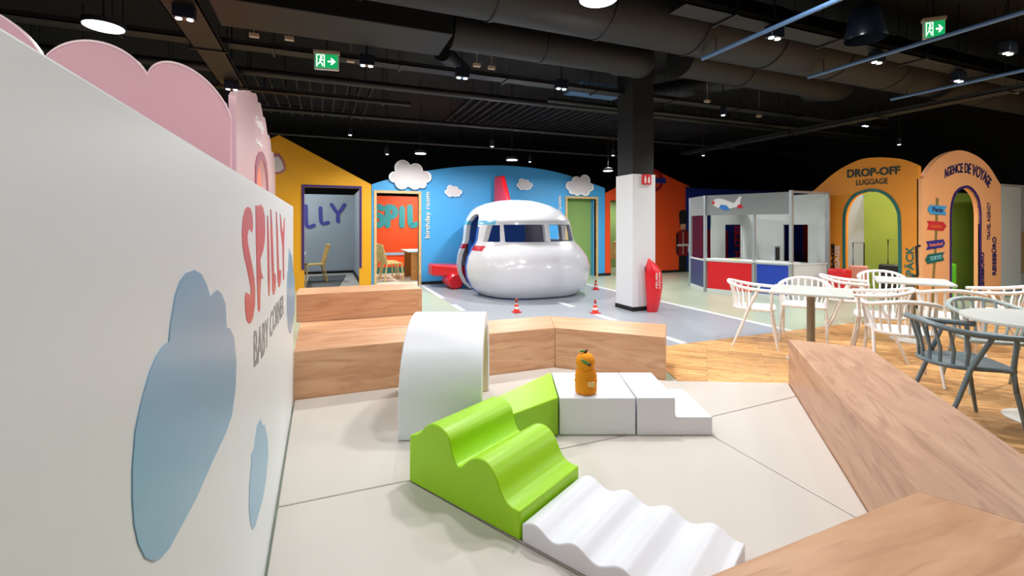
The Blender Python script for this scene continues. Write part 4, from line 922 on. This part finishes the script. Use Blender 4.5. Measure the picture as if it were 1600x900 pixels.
# ================================================================== CAFE FURNITURE
def make_chair(m):
    t = thing('armchair', 'x', 'chair')
    # seat, forward = +y
    sp_ = [(-.24, .23), (.24, .23), (.262, .1), (.262, -.05), (.225, -.18), (.125, -.26), (0, -.285), (-.125, -.26), (-.225, -.18), (-.262, -.05), (-.262, .1)]
    mb = MB(); mb.prism(smoothclosed(sp_, 4), FZ, .425, .455); obj('seat', mb, m, t, bevel=.01, local=True)
    rail = [(-.285, .26, .665), (-.3, .12, .67), (-.3, -.05, .68), (-.265, -.19, .7), (-.185, -.295, .725), (-.08, -.335, .74), (0, -.34, .742), (.08, -.335, .74), (.185, -.295, .725), (.265, -.19, .7), (.3, -.05, .68), (.3, .12, .67), (.285, .26, .665)]
    pts = []
    for i in range(len(rail)-1):
        p0, p1, p2, p3 = [Vector(rail[max(0, min(len(rail)-1, i+k-1))]) for k in range(4)]
        for j in range(4):
            tt = j/4; pts.append(.5*((2*p1)+(p2-p0)*tt+(2*p0-5*p1+4*p2-p3)*tt*tt+(3*p1-p0-3*p2+p3)*tt**3))
    pts.append(Vector(rail[-1]))
    mb = MB(); mb.tube(pts, .02, 10, sx=1.25); obj('arm_rail', mb, m, t, local=True)
    for s_ in (-1, 1):
        mb = MB(); mb.tube([(s_*.285, .2, .66), (s_*.262, .19, .44), (s_*.265, .21, .3), (s_*.285, .27, 0)], [.016, .019, .018, .013], 10); obj('leg', mb, m, t, local=True)
        mb = MB(); mb.tube([(s_*.298, .04, .665), (s_*.262, -.08, .44), (s_*.27, -.17, .22), (s_*.28, -.27, 0)], [.016, .019, .017, .013], 10); obj('leg', mb, m, t, local=True)
    for i in range(9):
        a = math.radians(200+140*i/8)
        bx, by = .25*math.cos(a), .27*math.sin(a); tx, ty = .285*math.cos(a), .335*math.sin(a)
        zt = .70+.04*math.sin(-a)**2
        mb = MB(); mb.tube([(bx, by, .45), (bx*1.1+(tx-bx)*.15, by*1.02, .55), (tx, ty, zt-.005)], .0095, 8, sx=1.5); obj('spindle', mb, m, t, local=True)
    for ch in t.children: ch.data.transform(Matrix.Diagonal((.86, .86, 1, 1)))
    return t
cw = make_chair(M['chairwhite']); cg = make_chair(M['chairgrey']); cs = make_chair(M['chairsage'])
used = set()
def put(base, X, Y, f, lab, grp):
    o = base if base.name not in used else copy_tree(base)
    used.add(base.name); x, y = c2w(X, Y); fx_, fy_ = c2w(*f)
    o.location = (x, y, FL+.006); o.rotation_euler = (0, 0, math.atan2(fy_, fx_)-PI/2); o['label'] = lab
    if grp: o['group'] = grp
g1 = 'white spindle back armchairs around the cafe tables'
fA, fB = (.81, -.57), (.57, .81); nA, nB = (-.81, .57), (-.57, -.81)
put(cw, 2.92, 5.56, (.87, -.5), 'white armchair at the far left of the cafe, facing the first table sideways', g1)
put(cw, 3.6, 5.72, nB, 'white armchair behind the first grey table in front of the blue counter panel', g1)
put(cw, 3.62, 4.32, (.42, .9), 'nearest white armchair, its back towards the slanting oak bench', g1)
put(cw, 3.98, 5.05, nA, 'white armchair on the right side of the first table with its seat facing left', g1)
put(cw, 4.42, 6.12, fA, 'white armchair at the left side of the second table before the red luggage', g1)
put(cw, 5.25, 6.6, nB, 'white armchair at the far side of the second table before the DROP-OFF doorway', g1)
put(cw, 4.72, 5.0, fB, 'white armchair at the near side of the second table, back to the camera', g1)
put(cw, 5.5, 5.25, nA, 'white armchair at the right side of the second table before the peach arch', g1)
put(cg, 3.25, 3.36, (.966, -.259), 'dark slate grey armchair in the right foreground', None)
put(cs, 4.15, 4.02, (-.35, -.94), 'grey green armchair behind the round table at the right edge', None)
def table(X, Y, lab, square=True, ang=0, r=.36):
    x, y = c2w(X, Y); t = thing('cafe_table', lab, 'table', (x, y, FL+.006))
    if square:
        a = ang; pts = []
        for k in range(4):
            cx, cy = [(r-.03, r-.03), (-r+.03, r-.03), (-r+.03, -r+.03), (r-.03, -r+.03)][k]
            for p in arc(cx, cy, .03, 90*k, 90*k+90, 5): pts.append((p[0]*math.cos(a)-p[1]*math.sin(a), p[0]*math.sin(a)+p[1]*math.cos(a)))
    else: pts = arc(0, 0, r, 0, 360, 56)[:-1]
    mb = MB(); mb.prism(pts, FZ, .715, .74); obj('tabletop', mb, M['tabletop'], t, bevel=.004, local=True)
    mb = MB(); mb.lathe([(.038, .02), (.038, .715)], 0, 0, 24); obj('pedestal', mb, M['tablepost'], t, local=True)
    mb = MB(); mb.lathe([(.22, 0), (.22, .008), (.18, .018), (.05, .024), (.04, .03)], 0, 0, 48); obj('base', mb, M['tablebase'], t, local=True)
aw = math.atan2(*reversed(c2w(.82, -.57)))
table(3.13, 4.86, 'square light grey cafe table nearest the road with taupe pedestal', ang=aw)
table(4.93, 5.72, 'square light grey cafe table before the DROP-OFF board', ang=aw)
table(3.86, 3.36, 'light grey round cafe table cut by the right edge of the photo', square=False, r=.45)
# ================================================================== CEILING SERVICES
def run(name, path, r, m, lab, cat, sx=1, seg=16, hang=None):
    t = thing(name, lab, cat, tuple(path[0]))
    mb = MB(); mb.tube(path, r, seg, sx=sx); obj('body', mb, m, t)
    if hang:
        for p in hang: mb = MB(); mb.tube([p, (p[0], p[1], 4.4)], .006, 6); obj('hanger', mb, M['pipe'], t)
    return t
def ductj(name, x0, x1, y, z, r, lab, extra=None):
    path = [(x0, y, z), (x1, y, z)] + (extra or [])
    t = run(name, path, r, M['duct'], lab, 'duct', seg=28, hang=[(x0+.5+(x1-x0)*k/4*.9, y, z+r) for k in range(5)])
    n = int((x1-x0)/1.2)
    for k in range(1, n): mb = MB(); mb.tube([(x0+1.2*k-.02, y, z), (x0+1.2*k+.02, y, z)], r+.012, 28); obj('joint_ring', mb, M['duct'], t)
ductj('round_duct', -.9, 12.5, 4.15, 3.72, .36, 'thick round ventilation duct crossing the ceiling nearest the camera')
el = [(3.95+.3*math.sin(a), 5.45+.3-.3*math.cos(a), 3.72) for a in [i*PI/2/6 for i in range(1, 7)]]
ductj('round_duct', 1.4, 3.9, 5.35, 3.72, .24, 'shorter round ventilation duct ending in an elbow above the column', [(4.1, 5.4, 3.72), (4.22, 5.52, 3.76), (4.27, 5.7, 3.85), (4.27, 6.1, 3.98)])
ductj('round_duct', 4.8, 8.1, 5.3, 3.85, .3, 'round ventilation duct right of the column, second from the camera', [(8.3, 5.36, 3.87), (8.4, 5.6, 3.93), (8.4, 5.9, 4.0)])
mb = MB(); mb.box(-1.0, 1.35, 5.05, 5.75, 3.52, 3.95); setp(obj('box_duct', mb, M['duct'], bevel=.01), 'rectangular ventilation duct above the exit sign on the left', 'duct')
mb = MB(); mb.box(-1.0, 1.0, 6.0, 6.35, 3.95, 4.25); setp(obj('box_duct', mb, M['duct'], bevel=.01), 'flat rectangular duct just under the ceiling at the left', 'duct')
mb = MB(); mb.tube([(2.3, 7.9, 4.1), (1.7, 7.0, 4.05)], .14, 20); setp(obj('round_duct', mb, M['duct']), 'thin slanting duct between the ceiling slats', 'duct')
mb = MB(); mb.tube([(6.6, 5.72, 3.95), (6.8, 6.0, 3.97), (6.6, 6.5, 4.0), (6.0, 7.6, 4.0)], .17, 20); setp(obj('round_duct', mb, M['duct']), 'bent branch duct right of the column under the ceiling', 'duct')
def tray(x0, x1, y0, y1, z, lab, m=None, rungs=True, alongx=True):
    m = m or M['tray']; t = thing('cable_tray', lab, 'cable tray', ((x0+x1)/2, (y0+y1)/2, z))
    mb = MB(); mb.box(x0, x1, y0, y1, z, z+.012)
    if alongx: mb.box(x0, x1, y0, y0+.012, z, z+.06); mb.box(x0, x1, y1-.012, y1, z, z+.06)
    else: mb.box(x0, x0+.012, y0, y1, z, z+.06); mb.box(x1-.012, x1, y0, y1, z, z+.06)
    obj('channel', mb, m, t)
    k = (x0 if alongx else y0)+.6
    while k < (x1 if alongx else y1):
        mb = MB()
        if alongx:
            mb.box(k, k+.03, y0-.04, y1+.04, z-.02, z); rods = ((k+.015, y0-.03), (k+.015, y1+.03))
        else:
            mb.box(x0-.04, x1+.04, k, k+.03, z-.02, z); rods = ((x0-.03, k+.015), (x1+.03, k+.015))
        hg = obj('hanger', mb, M['pipe'], t)
        for rx_, ry_ in rods: mb = MB(); mb.tube([(rx_, ry_, z), (rx_, ry_, 4.4)], .005, 6); obj('rod', mb, M['pipe'], hg)
        k += 1.6
    for j in range(5):
        mb = MB()
        if alongx: yy = y0+.03+(y1-y0-.06)*j/4; mb.tube([(x0, yy, z+.03), ((x0+x1)/2, yy+.01, z+.035), (x1, yy, z+.03)], .012, 6)
        else: xx = x0+.03+(x1-x0-.06)*j/4; mb.tube([(xx, y0, z+.03), (xx+.01, (y0+y1)/2, z+.035), (xx, y1, z+.03)], .012, 6)
        obj('cable', mb, M['pipe'], t)
tray(-6, 12, 6.55, 6.78, 3.62, 'long perforated cable tray crossing above the exit sign')
tray(3.2, 12, 3.45, 3.7, 3.5, 'speckled cable tray crossing the upper right of the ceiling')
tray(-1.42, -1.1, 4.3, 8.2, 3.5, 'brown cable tray running away from the camera above the pink boards', M['traytan'], alongx=False)
tray(8.6, 8.85, 2.68, 9.5, 3.22, 'cable tray running away from the camera on the far right', alongx=False)
tray(-6, 1.5, 8.6, 8.75, 3.6, 'narrow cable tray in front of the ceiling slats at the left')
run('pipe', [(-6, 8.0, 3.72), (14, 8.0, 3.72)], .06, M['pipe'], 'long dark pipe crossing the whole ceiling', 'pipe', hang=[(x, 8, 3.72) for x in range(-5, 14, 2)])
run('pipe', [(-6, 9.9, 3.6), (14, 9.9, 3.6)], .045, M['pipe'], 'thin dark pipe crossing the ceiling above the boards', 'pipe', hang=[(x, 9.9, 3.6) for x in range(-5, 14, 2)])
run('pipe', [(3.5, 7.0, 3.5), (14, 7.0, 3.5)], .04, M['pipe'], 'thin dark pipe right of the column under the cable tray', 'pipe', hang=[(x, 7.0, 3.5) for x in range(5, 14, 2)])
run('pipe', [(-6, 10.8, 3.3), (8, 10.8, 3.3)], .03, M['pipe'], 'thin dark rail over the yellow and blue boards', 'pipe', hang=[(x, 10.8, 3.3) for x in range(-5, 8, 2)])
def grille(x0, x1, y0, y1, z, n, lab):
    t = thing('ceiling_grille', lab, 'ceiling grille', ((x0+x1)/2, (y0+y1)/2, z))
    for k in range(n):
        x = x0+(x1-x0)*k/(n-1); mb = MB(); mb.box(x-.012, x+.012, y0, y1, z, z+.09); obj('slat', mb, M['slat'], t)
    for y in (y0+.32, y1-.32):
        mb = MB(); mb.box(x0, x1, y-.02, y+.02, z+.09, z+.12); cr_ = obj('carrier', mb, M['pipe'], t)
        for x in (x0+.1, x1-.1): mb = MB(); mb.tube([(x, y, z+.1), (x, y, 4.4)], .008, 6); obj('rod', mb, M['pipe'], cr_)
grille(-1.2, .8, 8.3, 11.0, 3.75, 11, 'group of dark ceiling slats above the yellow gable')
grille(2.6, 4.6, 8.3, 10.6, 3.75, 12, 'group of dark ceiling slats above the blue board')
grille(4.8, 6.6, 8.3, 10.6, 3.75, 11, 'group of dark ceiling slats above the airplane and column')
grille(7.2, 9.4, 8.3, 10.6, 3.8, 11, 'group of dark ceiling slats right of the column')
mb = MB(); mb.box(4.3, 5.4, 7.2, 7.9, 3.9, 3.97); setp(obj('ceiling_vent', mb, M['bluetube']), 'flat ceiling vent panel between the slats, blue light painted into its colour', 'vent')  # the vent's blue is light put into its base colour
for i, (x, y0, y1, z, lab) in enumerate(((4.03, .8, 4.1, 3.3, 'blue grey hanging tube nearest the middle'), (5.8, .8, 4.1, 3.3, 'blue grey hanging tube passing under the right exit sign'), (7.9, 1.0, 4.3, 3.28, 'faint blue grey hanging tube farthest to the right'))):
    run('lighting_tube', [(x, y0, z), (x, y1, z)], .022, M['bluetube'], lab, 'tube', hang=[(x, y1-.2, z), (x, y0+.5, z)])
mb = MB(); mb.box(4.9, 16.8, 1.9, 2.5, 3.9, 4.1); setp(obj('box_duct', mb, mat('blue_lit_duct', '#1f4068', .5)), 'wide flat blue grey duct in the upper right corner', 'duct')  # bluish light of the upper right painted into the duct colour
# exit signs
def exit_sign(u, v, Y, wpx, hpx, rot, lab):
    p = atY(u, v, Y); w_ = wpx/F*Y; h_ = hpx/F*Y
    t = thing('exit_sign', lab, 'exit sign', tuple(p), rot=rot)
    mb = MB(); mb.box(-w_/2, w_/2, -.02, .02, -h_/2, h_/2); obj('housing', mb, M['offwhite'], t, bevel=.004, local=True)
    mb = MB(); mb.box(-w_/2*1.06, w_/2*1.06, -.035, .035, h_/2, h_/2+.035); obj('mount', mb, M['pbox'], t, local=True)
    mb = MB(); mb.tube([(0, 0, h_/2+.03), (0, 0, 4.4-p.z)], .01, 8); obj('hanger', mb, M['pipe'], t, local=True)
    f_ = lambda a, b, d: (a*w_/2, -.021-d, b*h_/2)
    mb = MB(); mb.prism([(-.92, -.82), (.92, -.82), (.92, .9), (-.92, .9)], f_, 0, .003); fa_ = obj('face', mb, M['exitg'], t, local=True)
    mb = MB()
    mb.prism([(.1, -.08), (.45, -.08), (.32, -.38), (.45, -.38), (.75, .03), (.45, .45), (.32, .45), (.45, .12), (.1, .12)], f_, .003, .005)
    mb.prism([(-.82, -.7), (-.74, -.7), (-.74, .72), (-.22, .72), (-.22, -.7), (-.14, -.7), (-.14, .82), (-.82, .82)], f_, .003, .005)
    mb.prism(arc(-.42, .5, .1, 0, 360, 12, ry=.13)[:-1], f_, .003, .005)
    mb.prism([(-.62, .25), (-.4, .35), (-.25, .1), (-.3, .05), (-.42, .18), (-.45, -.1), (-.28, -.3), (-.3, -.6), (-.37, -.6), (-.37, -.36), (-.52, -.2), (-.68, -.5), (-.72, -.44), (-.56, -.05), (-.55, .2)], f_, .003, .005)
    obj('pictogram', mb, M['exitw'], t, local=True)
exit_sign(510.5, 97, 6.0, 36, 25, -.15, 'green illuminated exit sign with arrow above the yellow gable')
exit_sign(1459, 47, 5.2, 27, 28, -.75, 'green illuminated exit sign with arrow at the upper right')
# black bell pendant
p = atY(1352, 62, 4.6); pb = thing('pendant_lamp', 'black bell shaped pendant lamp hanging at the upper right', 'pendant lamp', (p.x, p.y, p.z))
mb = MB(); mb.lathe([(.175, .0), (.178, .03), (.16, .12), (.14, .22), (.12, .3), (.09, .35), (.04, .38), (.03, .42)], 0, 0, 40, cap=False); mb.lathe([(.17, .0), (.155, .12), (.115, .29), (.03, .37)], 0, 0, 40, cap=False)
obj('shade', mb, M['lamp_black'], pb, local=True)
mb = MB(); mb.tube([(0, 0, .4), (0, 0, 4.4-p.z)], .008, 8); obj('cord', mb, M['blackplastic'], pb, local=True)
mb = MB(); mb.lathe([(.001, .2), (.04, .22), (.045, .27), (.02, .33)], 0, 0, 20); obj('bulb', mb, M['offwhite'], pb, local=True)
# ---- lamps
def disc_lamp(x, y, z, r, lab, W_, col=(1, .975, .945), dz=0, arm=None):
    t = thing('disc_lamp', lab, 'ceiling lamp', (x, y, z))
    mb = MB(); mb.lathe([(r*1.05, .0), (r*1.08, .05), (.03, .08)], 0, 0, 36); obj('housing', mb, M['pipe'], t, local=True)
    mb = MB(); mb.lathe([(r, -.004), (r, .0)], 0, 0, 36); obj('diffuser', mb, M['discglow'], t, local=True)
    if arm == 'stand': mb = MB(); mb.tube([(r+.02, 0, FL-z), (r+.02, 0, .05)], .015, 8); obj('pole', mb, M['pipe'], t, local=True)
    elif arm: mb = MB(); mb.tube([(0, 0, .06), (arm[0], arm[1], .06)], .012, 8); obj('arm', mb, M['pipe'], t, local=True)
    else: mb = MB(); mb.tube([(0, 0, .07), (0, 0, 4.4-z)], .008, 6); obj('hanger', mb, M['pipe'], t, local=True)
    ld = bpy.data.lights.new('lamp_light', 'AREA'); ld.shape = 'DISK'; ld.size = r*1.9; ld.energy = W_; ld.color = col
    lo = bpy.data.objects.new('light', ld); C.objects.link(lo); lo.parent = t; lo.location = (0, 0, -.012)
    return t
big_ = atY(162, 42, 4.81)
disc_lamp(big_.x, big_.y, big_.z, .17, 'bright round ceiling lamp above the pink scalloped board', DISC_W)
q = atY(935, -2, 4.2); disc_lamp(q.x, q.y, q.z, .17, 'bright round ceiling lamp at the top edge in the middle', DISC_W)
for u, v, lab in ((657, 240, 'round ceiling lamp over the big white cloud'), (800, 250, 'round ceiling lamp over the middle of the blue board'), (950, 267, 'round ceiling lamp just left of the dark column top')):
    q = atY(u, v, 9.6 if u < 900 else 10.8); disc_lamp(q.x, q.y, q.z, .11, lab, DISC_W*1.1)
# lamps added to brighten the room
for x, y, z, W_, nm in ((1.5, 2.9, 3.5, 38, 'over the play mats'), (3.5, 2.5, 3.5, 30, 'over the slanting bench'), (7.2, 1.4, 3.5, 62, 'over the cafe tables'),
  (-.3, 2.4, 3.5, 22, 'over the white partition'), (-2.4, 2.0, 3.5, 48, 'left of the partition'), (10.5, 1.4, 3.5, 125, 'over the far right of the cafe'), (.8, -.6, 3.5, 20, 'behind the camera'),
  (-.9, 12.9, 3.3, 60, 'inside the pale blue room'), (2.6, 12.6, 2.6, 75, 'inside the birthday room'), (-3.2, 9.6, 3.3, 40, 'behind the pink archway'), (9.8, 5.0, 2.1, 14, 'inside the drop-off room'), (11.88, 4.9, 2.0, 8, 'inside the travel room'),
  (9.0, 12.2, 2.2, 25, 'inside the green room behind the red board'), (-1.5, 5.2, 2.2, 12, 'behind the pale pink archway'), (8.1, 7.15, 1.93, 7, 'behind the header of the police booth')):
    disc_lamp(x, y, z, .17 if z > 3.4 else (.1 if z > 1.95 else .05), 'added unseen lamp '+nm, W_, col=(1, .93, .92) if x == -2.4 else (1, .985, .965), arm=((-.22, -.1) if z == 1.93 else 'stand' if z < 2.5 else None))
def spot(u, v, z, lab, W_=SPOT_W, single=False):
    Y = F*(z-CAMH)/(HZ-v); q = atY(u, v, Y)
    t = thing('twin_spotlight' if not single else 'spotlight', lab, 'spotlight', (q.x, q.y, q.z))
    mb = MB(); mb.box(-.09, .09, -.05, .05, .0, .13) if not single else mb.tube([(0, 0, 0), (0, 0, .14)], .05, 16)
    obj('housing', mb, M['lamp_black'], t, bevel=.008, local=True)
    for dx in ((-.045, .045) if not single else (0,)):
        mb = MB(); mb.lathe([(.026, -.006), (.026, .0)], dx, 0, 16); mb.lathe([(.001, -.008), (.024, -.006)], dx, 0, 16, cap=False); obj('lens', mb, M['lampglow'], t, local=True)
    mb = MB(); mb.tube([(0, 0, .12), (0, 0, 4.4-q.z)], .01, 8); obj('stem', mb, M['pipe'], t, local=True)
    if W_:
        ld = bpy.data.lights.new('spot_light', 'SPOT'); ld.spot_size = math.radians(135); ld.spot_blend = .8; ld.energy = W_; ld.shadow_soft_size = .05; ld.color = (1, .97, .93)
        lo = bpy.data.objects.new('light', ld); C.objects.link(lo); lo.parent = t; lo.location = (0, 0, -.03)
    return t
sps = [(1210, 60, 'twin spotlight under the nearest blue grey tube'), (1370, 98, 'twin spotlight under the second blue grey tube'), (1498, 127, 'twin spotlight below the right exit sign'),
 (1575, 84, 'twin spotlight at the far upper right'), (1352, 197, 'twin spotlight above the DROP-OFF board'), (722, 122, 'twin spotlight above the blue board'), (573, 103, 'twin spotlight right of the left exit sign'),
 (288, 30, 'twin spotlight near the top left cable trays'), (362, 140, 'twin spotlight just left of the pale pink arch top'), (877, 139, 'twin spotlight left of the dark column')]
for u, v, lab in sps: spot(u, v, 3.35, lab)
spot(1130, 180, 3.2, 'single bright spotlight right of the dark column', SPOT_W*1.2, True)
spot(547, 211, 3.2, 'single bright spotlight shining above the yellow gable', SPOT_W*.7, True)
spot(1405, 226, 3.1, 'small spotlight above the AGENCE arch', SPOT_W*.5, True)
spot(958, 243, 3.0, 'small spotlight left of the column over the red board', SPOT_W*.7, True)
spot(1099, 243, 3.05, 'small spotlight over the navy board behind the booth', SPOT_W*.8, True)
for u, v, lab in ((769, 229, 'tiny spotlight over the sky board'), (605, 241, 'tiny spotlight over the left birthday doorway'), (828, 253, 'tiny spotlight close to the top of the blue arch')):
    spot(u, v, 3.0, lab, 0, True)
# small junction boxes along the tray
for k, (u, v) in enumerate(((397, 58), (452, 63), (548, 97), (745, 104), (768, 108), (1186, 183), (985, 160), (1105, 160))):
    Y = F*2.2/(HZ-v) ; q = atY(u, v, Y)
    mb = MB(); mb.box(q.x-.05, q.x+.05, q.y-.03, q.y+.03, q.z, q.z+.04); mb.tube([(q.x, q.y, q.z+.04), (q.x, q.y, 4.4)], .005, 6)
    setp(obj('junction_box', mb, M['pbox']), 'small beige junction box on the ceiling services', 'junction box', 'beige junction boxes under the ceiling')
